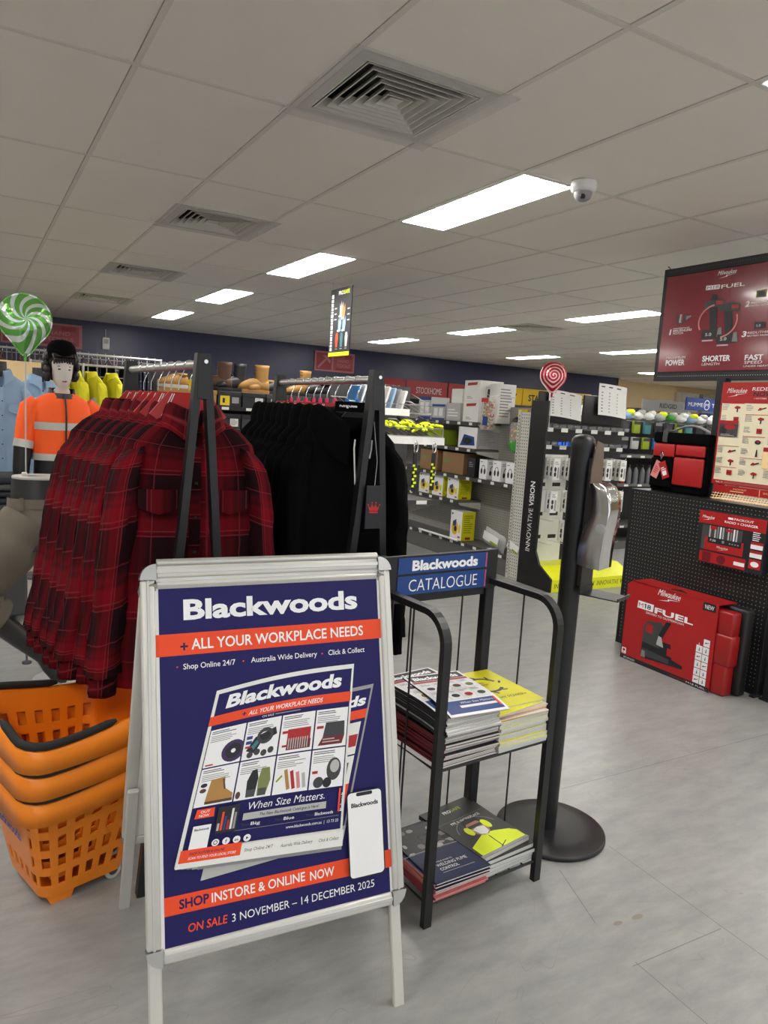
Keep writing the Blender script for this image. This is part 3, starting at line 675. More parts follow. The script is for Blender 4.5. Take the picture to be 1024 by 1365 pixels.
def pr_safe(P_):
    P_.rect(0, 0, .222, .30, 'printblack'); P_.rect(0, 0, .222, .012, 'printgrey')
    P_.text('PRO', .075, .252, .034, .016, 'white_print', .02); P_.text('SAFE', .111, .252, .046, .016, 'limegreen', .02); P_.line(.0, .21, .222, .21, .0008, 'printgrey')
    P_.text('YOUR GUIDE TO', .07, .205, .05, .005, 'printgrey'); P_.text('PPE & WORKPLACE', .050, .188, .135, .013, 'white_print', .004)
    P_.poly([(.01, .012), (.012, .06), (.07, .085), (.105, .1), (.15, .09), (.2, .07), (.218, .05), (.218, .012)], 'lime'); P_.line(.108, .012, .112, .08, .004, 'ink'); P_.line(.1, .012, .14, .03, .003, 'ink')
    P_.ell(.115, .135, .038, .048, 'faceprint'); P_.poly([(.078, .15), (.085, .185), (.115, .192), (.148, .183), (.152, .15), (.14, .168), (.09, .166)], 'hair')
    P_.rect(.085, .138, .145, .153, 'printdark'); P_.poly([(.088, .13), (.115, .138), (.142, .13), (.135, .1), (.115, .088), (.096, .1)], 'white_print')
    P_.ell(.072, .13, .014, .024, 'lime'); P_.ell(.158, .135, .014, .026, 'lime'); P_.arc(.115, .12, .085, .075, .002, .2, PI-.2, 'printgrey')
C('printblack', (44, 44, 44), rough=.35)
GL2 = 'spiral bound books in the right stack on the lower shelf'
pW = tag(mag('book', .0135, 'printblack', 'ink', 'pagewhite', w=.222, l=.30).build('book'), 'thick white-paged book under the black safety book, lower shelf right', 'book', GL2)
z = .076
for i in range(4):
    o = pW if i == 0 else dup(pW); put(o, .232+r_.uniform(-.008, .004), .0+r_.uniform(-.01, .006), z, r_.uniform(-.03, .05)); z += .0138
o = tag(mag('book', .014, 'printblack', 'printblack', 'pages', w=.222, l=.30, pr=pr_safe).build('book'), 'topmost black safety book with masked worker in lime jacket on cover', 'book', GL2); put(o, .222, .005, z, .10)

# ================================================================== sanitiser stand
t = thing('sanitiser_stand', 'black round-based hand sanitiser stand with steel dispenser, right of the catalogue rack', 'sanitiser stand', (1.877, 1.881, 0), rad(22))
g = G(); g.lathe([(.196, 0), (.20, .004), (.20, .014), (.194, .018), (.12, .021), (.03, .024)], 56, 'blackmetal'); g.build('base', t)
g = G(); g.tube([(-.012, .010, .02), (-.012, .010, .75), (-.012, .010, 1.43)], [(.034, .034), (.037, .037), (.04, .04)], 24, 'blackmetal'); g.build('pole', t)
g = G(); g.lathe([(.0415, 1.425), (.042, 1.445), (.040, 1.462), (.030, 1.474), (.012, 1.479), (.001, 1.48)], 24, 'black', (-.012, .010, 0)); g.build('pole_cap', t)
g = G(); g.box(-.05, .05, -.046, -.042, .93, 1.30, 'blackmetal'); g.box(-.05, .05, -.046, -.042, 1.3, 1.36, 'brownplate'); g.prism([(-.05, 1.36), (.05, 1.36), (.035, 1.45), (-.02, 1.46)], lambda a, b, d: (a, -.046+d, b), .004, 'brownplate'); g.box(-.03, .02, -.043, -.02, .95, 1.4, 'blackmetal'); g.build('back_plate', t)
g = G(); g.box(-.055, .055, -.185, -.044, .926, .930, 'blackmetal'); g.box(-.055, .055, -.185, -.181, .93, .938, 'blackmetal'); g.prism([(-.055, .930), (.055, .930), (.055, .95), (-.055, .95)], lambda a, b, d: (a, -.048+d, b), .004, 'blackmetal'); g.build('drip_tray', t)
KF = .88
SA = [(1.315, .050), (1.29, .062), (1.25, .066), (1.21, .060), (1.17, .048), (1.13, .036), (1.08, .030), (1.03, .028)]
SB = [(1.318, .080), (1.305, .108), (1.275, .128), (1.23, .136), (1.18, .132), (1.13, .124), (1.08, .120), (1.022, .120)]
SA = [(z, f*KF) for z, f in SA]; SB = [(z, f*KF) for z, f in SB]
g = G()
body = [(-.046, 1.312)]+[(-f, z) for z, f in SB]+[(-.046, 1.03)]
g.prism([(-.046-(f-.046 if f > .046 else 0)*1.0, z) for z, f in SB][::1]+[(-.046, 1.03), (-.046, 1.312)], lambda a, b, d: (-.052+d, a, b), .104, 'black'); dp = g.build('dispenser', t)
g = G()   # curved steel cover: two S-edged side cheeks and the bent front
def prof_at(A, v):
    k = v*(len(A)-1); i = min(int(k), len(A)-2); q = k-i
    return A[i][0]*(1-q)+A[i+1][0]*q, A[i][1]*(1-q)+A[i+1][1]*q
for sx in (-1, 1):
    def ck(u, v):
        (za, fa), (zb, fb) = prof_at(SA, v), prof_at(SB, v)
        return (sx*(.0535+.008*math.sin(PI*min(1, u*.9))+.004*math.sin(3.2*PI*v)), -(fa*(1-u)+(fb+.002)*u), za*(1-u)+zb*u)
    g.surf(ck, 10, 24, 'steel')
g.loft([[(x, -f-.002, z) for x in (-.0555, -.03, 0, .03, .0563)] + [(x, -f-.0005, z) for x in (.0563, .03, 0, -.03, -.0555)] for z, f in SB], 'chrome', True, True); g.build('steel_cover', dp)
g = G(); g.lathe([(.019, 0), (.019, .004), (.015, .005), (.001, .005)], 20, 'glass'); o = g.build('level_window', dp, (-.0575, -.10, 1.165)); o.rotation_euler = (0, -PI/2, 0)

# ================================================================== trolley baskets
def basket():
    root = thing('shopping_basket', 'x', 'basket', (0, 0, 0), 0, 'orange plastic baskets nested in a stack')
    H = .40
    def per(s_, hw, hd, r):   # rounded rectangle, s in 0..1 starting at front-left corner going +x
        L1, L2 = 2*(hw-r), 2*(hd-r); q = PI*r/2; tot = 2*L1+2*L2+4*q; d = (s_ % 1)*tot
        for x, y, dx, dy, L in ((-(hw-r), -hd, 1, 0, L1), (hw, -(hd-r), 0, 1, L2), (hw-r, hd, -1, 0, L1), (-hw, hd-r, 0, -1, L2)):
            if d <= L: return x+dx*d, y+dy*d, dx, dy
            d -= L
            if d <= q:
                a = d/r; cx, cy = x+dx*L-dy*r, y+dy*L+dx*r
                return cx+dy*r*math.cos(a)+dx*r*math.sin(a), cy-dx*r*math.cos(a)+dy*r*math.sin(a), 0, 0
            d -= q
        return x, y, 0, 0
    def dims(z): k = z/H; return .122+.075*k, .125+.085*k, .035+.03*k
    rimz = lambda s_: H+.023*math.cos(4*PI*s_+PI)
    nu, nv = 104, 26
    vs = []
    for j in range(nv+1):
        for i in range(nu):
            s_ = i/nu; z = .03+(rimz(s_)-.03)*j/nv; hw, hd, r = dims(z); x, y, _, _ = per(s_, hw, hd, r); vs.append((x, y, z))
    fs = []
    for j in range(nv):
        for i in range(nu):
            row = j-3; hole = 0 <= row < 19 and row % 5 in (0, 1, 2) and (i+3) % 4 in (0, 1) and ((i+6) % nu < 28 or 47 <= i < 75)
            if (28 <= i < 51 or 80 <= i < 103) and i % 4 in (0, 1) and row in (0, 1, 2): hole = True
            if not hole: fs.append((j*nu+i, j*nu+(i+1) % nu, (j+1)*nu+(i+1) % nu, (j+1)*nu+i))
    g = G(); g.add(vs, fs, 'orangeplastic', False)
    b0 = len(g.v); 
    g.loft([[per(i/nu, *dims(.03))[:2]+(.03,) for i in range(nu)], [tuple(c*.3 for c in per(i/nu, *dims(.03))[:2])+(.03,) for i in range(nu)]], 'orangeplastic', False, False)
    g.add([tuple(c*.3 for c in per(i/nu, *dims(.03))[:2])+(.03,) for i in range(nu)], [list(range(nu))], 'orangeplastic')
    body = g.build('body', root, solid=.004)
    g = G()
    rings = []
    for i in range(96):
        s_ = i/96; hw, hd, r = dims(H); x, y, _, _ = per(s_, hw, hd, r); z = rimz(s_); nx, ny = V((x, y)).normalized()
        drop = .072+.012*math.cos(4*PI*s_+PI)
        rings.append([(x-nx*.004, y-ny*.004, z-.004), (x+nx*.006, y+ny*.006, z+.004), (x+nx*.016, y+ny*.016, z), (x+nx*.024, y+ny*.024, z-drop), (x+nx*.019, y+ny*.019, z-drop), (x+nx*.010, y+ny*.010, z-.01)])
    g.loft(rings, 'orangeplastic', False, True, True); g.build('rim', root)
    for s0, s1 in ((.55, .80), (.86, 1.12)):
        pts = []
        for q in range(17):
            s_ = s0+(s1-s0)*q/16; hw, hd, r = dims(H); x, y, _, _ = per(s_, hw, hd, r); pts.append((x*1.03, y*1.03, rimz(s_)+.014))
        g = G(); g.tube(pts, [.006]+[.012]*15+[.006], 10, 'rubber'); g.build('handle', root)
    for sx in (-1, 1):
        g = G(); g.cyl((.092, sx*.118-.009, .027), (.092, sx*.118+.009, .027), .026, n=20, m='lightgrey'); g.cyl((.092, sx*.118-.011, .027), (.092, sx*.118+.011, .027), .014, n=14, m='darkgrey'); g.build('wheel', root)
    g = G(); g.prism([(-.10, .0), (-.04, .0), (-.025, .035), (-.115, .035)], lambda a, b, d: (a, .07+d, b), .04, 'orangeplastic'); g.build('foot', root); g = G(); g.prism([(-.10, .0), (-.04, .0), (-.025, .035), (-.115, .035)], lambda a, b, d: (a, -.125+d, b), .045, 'orangeplastic'); g.build('foot', root)
    return root, per, dims
root, per, dims = basket()
g = G()
hw, hd, r = dims(.235); k_ = math.atan2(.075, .40)
P = Print(g, (-hw-.0035, .10, .215), (0, -1, 0), (math.sin(k_)*-1, 0, math.cos(k_)), base=.001); P.text('Blackwoods', 0, 0, .19, .036, 'bluesign', .04); ltr = g.build('lettering', root); ltr['label'] = 'blue shop name on the basket side'
for i in range(3):
    o = root if i == 0 else dup(root)
    o.location = (.255, 2.34, .078*i); o.rotation_euler = (0, 0, rad(17))
    o['label'] = ('bottom orange trolley basket of the nested stack, wheels on floor', 'middle orange trolley basket of the nested stack', 'topmost orange trolley basket, open with black handle grips')[i]
# ================================================================== clothes racks and garments
def clothes_rack(name, label, x0, y0, x1, y1, z):
    t = thing(name, label, 'clothes rack', (x0, y0, 0), 0)
    dx, dy = x1-x0, y1-y0
    for ex, ey in ((0, 0), (dx, dy)):
        for s_ in (-1, 1):
            g = G(); g.bar((ex+s_*.150, ey, 0), (ex+s_*.047, ey, 1.16), .024, .03, 'blackmetal'); g.bar((ex+s_*.050, ey, 1.13), (ex+s_*.009, ey, z+.03), .022, .034, 'black'); g.build('leg', t)
        g = G(); g.box(ex-.019, ex+.019, ey-.018, ey+.018, z-.10, z+.032, 'black', .002); g.cyl((ex+.004, ey-.0185, z+.008), (ex+.004, ey-.0215, z+.008), .006, n=10, m='chrome'); g.build('top_block', t)
    g = G(); g.cyl((0, 0, z), (dx, dy, z), .013, n=14, m='alu'); g.build('rail', t)
    return t
SZ, HZ = 1.617, 1.617
clothes_rack('clothes_rack', 'black A-frame clothes rack carrying the red plaid shirts', .590, 2.13, .548, 2.98, SZ)
clothes_rack('clothes_rack', 'black A-frame clothes rack carrying the black hoodies', 1.172, 2.15, 1.214, 3.12, HZ)

def nz(x, y, z, s): return noise.noise(V((x, y, z))*s)
def garment(name, m, seed, hood=False, sl=1.0, pocket=True, w=1.0, flare=0.0):
    """a hanging long-sleeved top; the origin is the rail the hanger hooks over"""
    root = thing(name, 'x', 'shirt')
    n = 40
    R_ = [(.066, .060, -.118, .118), (.10, .064, -.140, .128), (.15, .066, -.185, .16), (.19, .072, -.225, .20), (.213, .082, -.285, .28), (.222, .090, -.38, .38), (.228, .094, -.50, .50), (.235, .096, -.64, .64), (.242, .098, -.80, .80), (.245, .098, -.95, .95)]
    fine = []
    for i in range(len(R_)-1):
        k = 3 if i > 3 else 2
        for q in range(k): fine.append(tuple(R_[i][c]*(1-q/k)+R_[i+1][c]*q/k for c in range(4)))
    fine.append(R_[-1])
    g = G()
    def body(u, v):
        f = v*(len(fine)-1); i = min(int(f), len(fine)-2); q = f-i
        a, b, zc, zs = [fine[i][c]*(1-q)+fine[i+1][c]*q for c in range(4)]
        th = 2*PI*u; ca, sa = math.cos(th), math.sin(th)
        x = a*w*math.copysign(abs(ca)**.8, ca); y = b*math.copysign(abs(sa)**.9, sa); z = zc*(1-abs(ca))-zs*abs(ca)
        k = min(1, max(0, (-z-.16)*4)); d = .020*k*nz(x*1.2+seed, y, z*.35, 9)+.010*k*nz(x+seed, y*2, z, 18)
        return (x*(1+d*1.5), y*.74*(1+d*9), z+.012*k*nz(x, seed, z, 6)*(1 if v > .9 else 0))
    g.surf(body, n, len(fine)-1, m, True, lambda u, v: (((u*2) % 1 if False else u)*.96, -v*.80))
    bd = g.build('body', root)
    for sx in (-1, 1):
        path = [(.160, 0, -.215, .03, .05), (.176, 0, -.245, .046, .07), (.192, -.002, -.31, .048, .080), (.200, -.006, -.42, .050, .080), (.205, -.012, -.56, .050, .074), (.210, -.02, -.70, .050, .068), (.214, -.026, -.82, .051, .062), (.216, -.03, -.895, .056, .062)]
        path = [(x+flare*max(0, -z-.25), y, z, a_, b_) for x, y, z, a_, b_ in path]
        cuff = [(x+flare*max(0, -z-.25), y, z, a_, b_) for x, y, z, a_, b_ in [(.216, -.03, -.895, .043, .052), (.216, -.03, -.96, .041, .050), (.216, -.03, -.961, .034, .043), (.216, -.03, -.90, .03, .04)]]
        g = G()
        def slv(P_):
            def f(u, v):
                k = v*(len(P_)-1); i = min(int(k), len(P_)-2); q = k-i
                x, y, z, rx, ry = [P_[i][c]*(1-q)+P_[i+1][c]*q for c in range(5)]
                th = 2*PI*u; d = 1+.22*nz(math.cos(th)*.5+seed+sx, math.sin(th)*.5, z*1.6, 5)+.08*nz(u*3, seed, z, 22)
                return (sx*(x*w+rx*math.cos(th)*d), y+ry*math.sin(th)*d, (-.215+(z+.215)*sl)-.35*(rx*math.cos(th))*(1 if v < .2 else .2))
            return f
        g.surf(slv(path), 26, 30, m, True, lambda u, v: (u*.44+.07, -v*.72+.05*u)); g.surf(slv(cuff), 26, 6, m, True, lambda u, v: (u*.3, -v*.1)); g.build('sleeve', root)
    if not hood:
        g = G()
        CR = [(.066, .058, -.125), (.068, .06, -.09), (.072, .064, -.078), (.082, .074, -.088), (.098, .088, -.135), (.104, .092, -.15)]
        def col(u, v):
            k = v*(len(CR)-1); i = min(int(k), len(CR)-2); q = k-i
            a, b, z = [CR[i][c]*(1-q)+CR[i+1][c]*q for c in range(3)]
            th = -PI/2+.16+(2*PI-.32)*u; fr = max(0, -math.sin(th)); z2 = z-.022*fr**3-(.030*fr**6 if v > .7 else 0)
            return (a*math.cos(th)*w, b*math.sin(th), z2)
        g.surf(col, 36, 10, m, True, lambda u, v: (u*.5, v*.1)); g.build('collar', root)
        g = G(); g.surf(lambda u, v: ((u-.5)*.034, -.079-.004*math.sin(PI*u)+(.035*max(0, .25-v)*4 if v < .25 else 0), -.15-.66*v), 2, 16, m, True, lambda u, v: (u*.034+.03, -v*.7))
        for q in range(6): g.ball((0, -.085+(.02 if q == 0 else 0), -.21-.105*q), .0055, .003, .0055, 'black', 8, 4)
        g.build('placket', root)
        if pocket:
            for sx in (-1, 1):
                g = G(); g.surf(lambda u, v: (sx*.105+(u-.5)*.12, -.072-.010*math.sin(PI*u)-.004*v, -.335-.055*v-(.02*(1-abs(2*u-1))*v)), 8, 4, m, True, lambda u, v: (u*.12+.04, v*.06)); g.build('pocket_flap', root)
    else:
        g = G()
        CR = [(.066, .058, -.13), (.082, .07, -.10), (.105, .088, -.075), (.125, .105, -.085), (.138, .115, -.13), (.135, .11, -.18), (.12, .1, -.21)]
        def hd(u, v):
            k = v*(len(CR)-1); i = min(int(k), len(CR)-2); q = k-i
            a, b, z = [CR[i][c]*(1-q)+CR[i+1][c]*q for c in range(3)]
            th = -PI/2+.22+(2*PI-.44)*u; fr = max(0, -math.sin(th)); bk = max(0, math.sin(th))
            return (a*math.cos(th)*(1-.25*fr**2), b*math.sin(th)*(1+.25*bk), z-.07*fr**2-.02*bk*v+.008*nz(u*4, v*3, seed, 2))
        g.surf(hd, 40, 14, m, True); g.build('hood', root)
        g = G(); g.surf(lambda u, v: ((u-.5)*(.22+.05*v), -.074-.014*math.sin(PI*u)-.006, -.56-.17*v), 10, 4, m, True); g.build('pouch_pocket', root)
    return root
def hanger(card, clip):
    root = thing('clothes_hanger', 'x', 'hanger')
    g = G(); pts = [(0, 0, -.075), (.0, 0, -.05), (.006, 0, -.034), (.0155, 0, -.012)] + [(.0155*math.cos(a*PI/8), 0, .0155*math.sin(a*PI/8)) for a in range(0, 10)]
    g.tube(pts, .0018, 6, 'chrome'); g.build('hook', root)
    g = G(); g.prism([(-.15, -.262), (-.145, -.247), (-.02, -.085), (.02, -.085), (.145, -.247), (.15, -.262), (.13, -.255), (0, -.14), (-.13, -.255)], lambda a, b, d: (a, -.005+d, b), .010, 'black'); g.build('arm', root)
    if card:
        g = G(); g.prism([(-.115, -.150), (-.06, -.082), (.06, -.082), (.115, -.150), (.09, -.168), (-.09, -.168)], lambda a, b, d: (a, -.0075+d, b), .015, card)
        P = Print(g, (0, -.0075, -.125), (1, 0, 0), (0, 0, 1))
        for x in (-.062, -.055, .055, .062): P.line(x*1.3, -.03, x*.8, .038, .0022, 'white_print')
        g.build('card', root)
    if clip:
        g = G(); g.box(-.006, .006, -.007, .007, -.082, -.064, clip, .002); g.build('size_clip', root)
    return root
flan = garment('flannel_shirt', 'plaid', 3.1, flare=.055); flan2 = garment('flannel_shirt', 'plaid', 6.7, flare=.115, w=.97); flan2['category'] = 'shirt'; flan2['group'] = 'red plaid shirts on the left rack'; flan['category'] = 'shirt'; flan['group'] = 'red plaid shirts on the left rack'
hang = hanger('redcard', None); hang['group'] = 'red carded hangers on the plaid shirt rack'
ords = ['front', 'second', 'third', 'fourth', 'fifth', 'sixth', 'seventh', 'eighth', 'ninth', 'tenth']
for i, f in enumerate((.135, .26, .36, .45, .54, .65, .77)):
    x, y = .590+(.548-.590)*f, 2.14+.84*f
    a = flan if i == 0 else flan2 if i == 2 else dup(flan if i == 1 else flan2); b = hang if i == 0 else dup(hang)
    a.location = (x+.012-.012*i, y, SZ-.034); b.location = (x, y, SZ)
    rz = rad((-4, -9, -2, -8, -3, -9, -5)[i]); a.rotation_euler[2] = rz; b.rotation_euler[2] = rz
    a['label'] = 'dark red and black plaid flannel shirt, %s on its rack' % ('front one' if i == 0 else ords[i]+' from the front')
    b['label'] = 'red carded hanger holding the %s plaid shirt %s' % (ords[i], 'on the rack' if i == 0 else 'from the rack front')
# small yellow price tag on the front hook
t = thing('price_tag', 'small yellow price tag hanging from the plaid shirt rack rail', 'tag', (.583, 2.19, 1.565))
g = G(); g.T = Matrix.Rotation(rad(-20), 4, 'Y'); g.box(-.018, .018, -.001, .001, -.03, .012, 'yellowtag'); P = Print(g, (-.018, -.001, -.03), (1, 0, 0), (0, 0, 1)); P.rect(.012, .008, .024, .02, 'ink'); g.build('card', t)
g = G(); g.tube([(0, 0, .01), (-.004, 0, .03), (0, 0, .066)], .0008, 5, 'black'); g.build('string', t)

hood = garment('hoodie', 'blackfab', 8.4, True, w=.93); hood['category'] = 'hoodie'; hood['group'] = 'black hoodies on the right rack'
hgp = hanger('redcard', 'pinkclip'); hgp['group'] = 'pink clipped hangers on the hoodie rack'; hgb = hanger(None, 'blueclip'); hgb['group'] = 'blue clipped hangers on the hoodie rack'
for i, f in enumerate((.145, .235, .35, .43, .50, .57, .66, .75, .84)):
    x, y = 1.172+.042*f, 2.15+.97*f
    a = hood if i == 0 else dup(hood); pb = hgb if i < 2 else hgp; b = pb if i in (0, 2) else dup(pb)
    a.location = (x-.035, y, HZ-.01); b.location = (x, y, HZ); rz = rad((-9, -8, -2, -9, -4, -10, -3, -8, -5)[i]); a.rotation_euler[2] = rz; b.rotation_euler[2] = rz
    a['label'] = 'plain black hoodie, %s on its rack' % ('front one with a crown tag' if i == 0 else ords[i]+' from the front')
    b['label'] = '%s hanger of the %s black hoodie on the rack' % ('blue clipped' if i < 2 else 'red carded pink clipped', ords[i])
# front hoodie: neck print, draw cords, chest mark, swing tag
g = G(); P = Print(g, (-.045, -.052, -.088), (1, 0, 0), (0, .25, 1)); g.box(-.06, .06, -.05, -.046, -.10, -.066, 'blackfab'); P.text('KingGee', 0, .004, .062, .013, 'white_print', .03); g.build('neck_print', hood)
for x0, x1, dz in ((-.005, .0, .15), (.055, .045, .06)):
    g = G(); g.tube([(x0, -.115, -.19), (x0-.004, -.122, -.22), (x1, -.126, -.19-dz)], .0028, 6, 'white'); g.build('draw_cord', hood)
g = G(); g.ball((.095, -.102, -.345), .007, .003, .007, 'white', 8, 4); g.build('chest_mark', hood)
t = thing('swing_tag', 'black swing tag with red crown hanging on the front hoodie', 'tag', (1.172, 2.118, 1.30))
g = G(); g.box(-.030, .030, -.002, .002, -.175, -.03, 'ink', .001); P = Print(g, (0, -.002, -.118), (1, 0, 0), (0, 0, 1))
P.rect(-.016, -.004, .016, .002, 'red'); P.poly([(-.016, .004), (-.022, .022), (-.012, .014), (-.007, .028), (0, .014), (.007, .028), (.012, .014), (.022, .022), (.016, .004)], 'red')
for x, y in ((-.022, .024), (-.007, .031), (.007, .031), (.022, .024)): P.ell(x, y, .003, .003, 'red', 8)
g.build('card', t)
g = G(); g.tube([(0, 0, -.03), (.004, 0, .05), (.0, .03, .18)], .001, 5, 'lightgrey'); g.build('string', t)

# ================================================================== mannequins
def ring_e(c, a, b, n=20): c = V(c); return [c+V((a*math.cos(2*PI*k/n), b*math.sin(2*PI*k/n), 0)) for k in range(n)]
# person-shaped mannequin in the orange jacket
t = thing('mannequin', 'mannequin with dark wig and black cap wearing orange high visibility jacket', 'mannequin', (.555, 5.47, 0), rad(6))
hdz = 1.60
rings = [ring_e((0, 0, z), a, b, 24) for z, a, b in ((.95, .15, .10), (1.15, .155, .105), (1.35, .165, .11), (1.44, .12, .09), (1.47, .06, .06), (1.53, .052, .055))]
hp = [(1.552, .030, .050, -.030), (1.562, .038, .064, -.024), (1.585, .050, .078, -.016), (1.615, .059, .086, -.010), (1.645, .064, .090, -.007), (1.67, .067, .092, -.004), (1.71, .072, .094, 0), (1.745, .064, .084, 0), (1.77, .04, .055, 0), (1.775, .01, .015, 0)]
for z, a, b, dy in hp:
    rg = ring_e((0, dy, z), a, b, 24)
    k0 = 18   # front vertex (angle -90)
    if 1.60 < z < 1.68:
        rg[k0] = rg[k0]+V((0, -.016 if z < 1.65 else -.006, 0))
    rings.append(rg)
g = G(); g.loft(rings, 'skin', True); g.build('body', t)
g = G()
for sx in (-1, 1):
    g.ball((sx*.027, -.080, 1.668), .0135, .008, .0075, 'printdark', 10, 6); g.ball((sx*.027, -.087, 1.668), .005, .003, .005, 'ink', 8, 5); g.ball((sx*.028, -.080, 1.688), .017, .008, .0035, 'hair', 8, 4)
f_ = g.build('eye', t)
g = G(); g.ball((0, -.090, 1.590), .017, .009, .0075, 'lips', 10, 6); g.build('lips', t)
g = G()
rr_ = random.Random(4)
g.loft([ring_e((0, .022, z), a, b, 20) for z, a, b in ((1.62, .06, .05), (1.66, .084, .075), (1.72, .088, .085), (1.77, .08, .08))], 'hair')
for q in range(110):
    a = rr_.uniform(-.42, PI+.42); z = rr_.uniform(1.60, 1.765); k = .086+.016*math.sin((z-1.6)/.165*PI); r = rr_.uniform(.014, .026)
    g.ball((k*math.cos(a), .022+.085*math.sin(a), z), r, r, r*1.25, 'hair', 8, 5)
for q in range(9): x = -.06+.015*q; g.tube([(x, -.07, 1.765), (x*1.05, -.098, 1.735), (x*1.1, -.092, 1.712-.012*abs(q-4)/4)], [.014, .012, .004], 6, 'hair')
g.build('hair', t)
g = G(); g.lathe([(.090, 1.745), (.094, 1.758), (.094, 1.79), (.086, 1.825), (.062, 1.855), (.03, 1.866), (.003, 1.868)], 24, 'blackfab', (0, .008, 0), sy=1.12); g.prism([(-.085, -.06), (-.06, -.115), (0, -.132), (.06, -.115), (.085, -.06)], lambda a, b, d: (a, b, 1.742+d), .008, 'blackfab'); g.build('cap', t)
def tors(m, zs): return [ring_e((0, 0, z), a, b, 28) for z, a, b in zs]
prof = [(1.06, .188, .135), (1.15, .186, .135), (1.25, .192, .14), (1.36, .205, .142), (1.43, .195, .125), (1.475, .15, .095), (1.51, .085, .075)]
def at_z(z):
    for (a, b, c), (d, e, f) in zip(prof, prof[1:]):
        if a <= z <= d: q = (z-a)/(d-a); return b+(e-b)*q, c+(f-c)*q
g = G(); g.loft(tors('x', prof), 'hiorange', True); jk = g.build('jacket', t)
for z0, z1 in ((1.06, 1.105), (1.265, 1.315)):
    g = G(); a, b = at_z(z0); c, d = at_z(z1); g.loft([ring_e((0, 0, z0), a+.003, b+.003, 28), ring_e((0, 0, z1), c+.003, d+.003, 28)], 'silvertape', False); g.build('reflective_band', jk)
g = G(); g.loft([ring_e((0, -.002, 1.475), .115, .098, 20), ring_e((0, -.002, 1.50), .090, .084, 20), [q+V((0, 0, -.035 if q.y < -.03 else 0)) for q in ring_e((0, 0, 1.545), .082, .078, 20)], [q+V((0, 0, -.035 if q.y < -.03 else 0)) for q in ring_e((0, 0, 1.543), .072, .068, 20)]], 'darkgrey', False); g.build('collar', jk)
g = G(); g.tube([(0, -.142, 1.06), (0, -.146, 1.25), (0, -.147, 1.36), (0, -.132, 1.43), (0, -.104, 1.48), (0, -.090, 1.505)], .006, 6, 'ink'); g.build('zip', jk)
for sx in (-1, 1):
    P_ = [(.15, 0, 1.44, .06), (.19, 0, 1.40, .075), (.215, 0, 1.30, .068), (.235, -.01, 1.18, .062)]
    g = G(); g.tube([(sx*a, b, c) for a, b, c, _ in P_], [q[3] for q in P_], 16, 'hiorange'); sv = g.build('sleeve', jk)
    g = G(); g.tube([(sx*.234, -.009, 1.19), (sx*.243, -.012, 1.14)], .0645, 16, 'silvertape'); g.build('reflective_band', jk)
    g = G(); g.tube([(sx*.242, -.012, 1.145), (sx*.255, -.02, 1.0), (sx*.262, -.03, .86), (sx*.262, -.03, .83)], [.058, .052, .046, .03], 14, 'black'); g.tube([(sx*.262, -.03, .84), (sx*.262, -.036, .78), (sx*.26, -.04, .72)], [.03, .036, .014], 10, 'black'); g.build('lower_sleeve', jk)
g = G(); g.loft([ring_e((0, 0, z), a, b, 24) for z, a, b in ((1.065, .175, .125), (.95, .178, .128), (.84, .17, .125))], 'black', True)
for sx in (-1, 1): g.tube([(sx*.085, 0, .90), (sx*.092, 0, .6), (sx*.095, 0, .35), (sx*.1, 0, .06)], [.09, .08, .07, .065], 16, 'black'); g.tube([(sx*.1, .05, .05), (sx*.1, -.02, .055), (sx*.1, -.15, .03)], [.045, .05, .03], 10, 'black')
g.build('trousers', t)
g = G(); g.box(-.2, .2, -.2, .12, 0, .012, 'lightgrey'); g.build('base_plate', t)

# half mannequin in running pose, khaki work trousers
t = thing('half_mannequin', 'black running-pose leg mannequin in khaki work trousers, left of the plaid shirts', 'mannequin', (.30, 4.0, 0), 0)
g = G(); g.loft([ring_e((.01, 0, z), a, b, 24) for z, a, b in ((.84, .14, .11), (.93, .145, .11), (1.0, .135, .10), (1.085, .13, .098))], 'mannequin', True)
g.tube([(-.05, -.01, .88), (-.16, -.05, .72), (-.28, -.08, .54), (-.22, -.05, .42), (-.09, -.02, .28), (.02, 0, .16), (.05, .01, .10), (.085, 0, .05), (.13, -.01, .018)], [.10, .09, .066, .062, .052, .036, .036, .034, .016], 18, 'mannequin')
g.tube([(.06, .02, .88), (.12, .06, .66), (.14, .08, .5), (.14, .15, .28), (.15, .22, .1), (.16, .17, .03), (.17, .08, .02)], [.1, .085, .06, .052, .036, .034, .016], 18, 'mannequin'); g.build('body', t)
g = G()
def wr(rings, amp=.010, s=14):
    out = []
    for r in rings:
        c = sum(r, V())/len(r); out.append([q+(q-c).normalized()*amp*noise.noise(q*s) for q in r])
    return out
g.loft(wr([ring_e((.01, 0, z), a, b, 40) for z, a, b in ((.985, .144, .112), (.95, .146, .114), (.90, .168, .13), (.86, .182, .14), (.80, .188, .145), (.75, .17, .13), (.70, .11, .10))]), 'khaki', False)
def leg_tube(pts, rs):
    P_ = []; R2 = []
    for i in range(len(pts)-1):
        for q in range(6): k = q/6; P_.append(V(pts[i])*(1-k)+V(pts[i+1])*k); R2.append((rs[i]*(1-k)+rs[i+1]*k)*(1+.09*noise.noise(V((i+k*1.0, rs[0]*9, 0))*3)))
    P_.append(V(pts[-1])); R2.append(rs[-1]); g.tube(P_, R2, 26, 'khaki')
leg_tube([(-.04, -.01, .86), (-.15, -.05, .72), (-.27, -.08, .56), (-.25, -.07, .45), (-.19, -.05, .40)], [.14, .135, .108, .10, .105])
leg_tube([(.06, .02, .86), (.12, .06, .66), (.14, .08, .50), (.14, .12, .34)], [.12, .115, .10, .10]); tr = g.build('trousers', t)
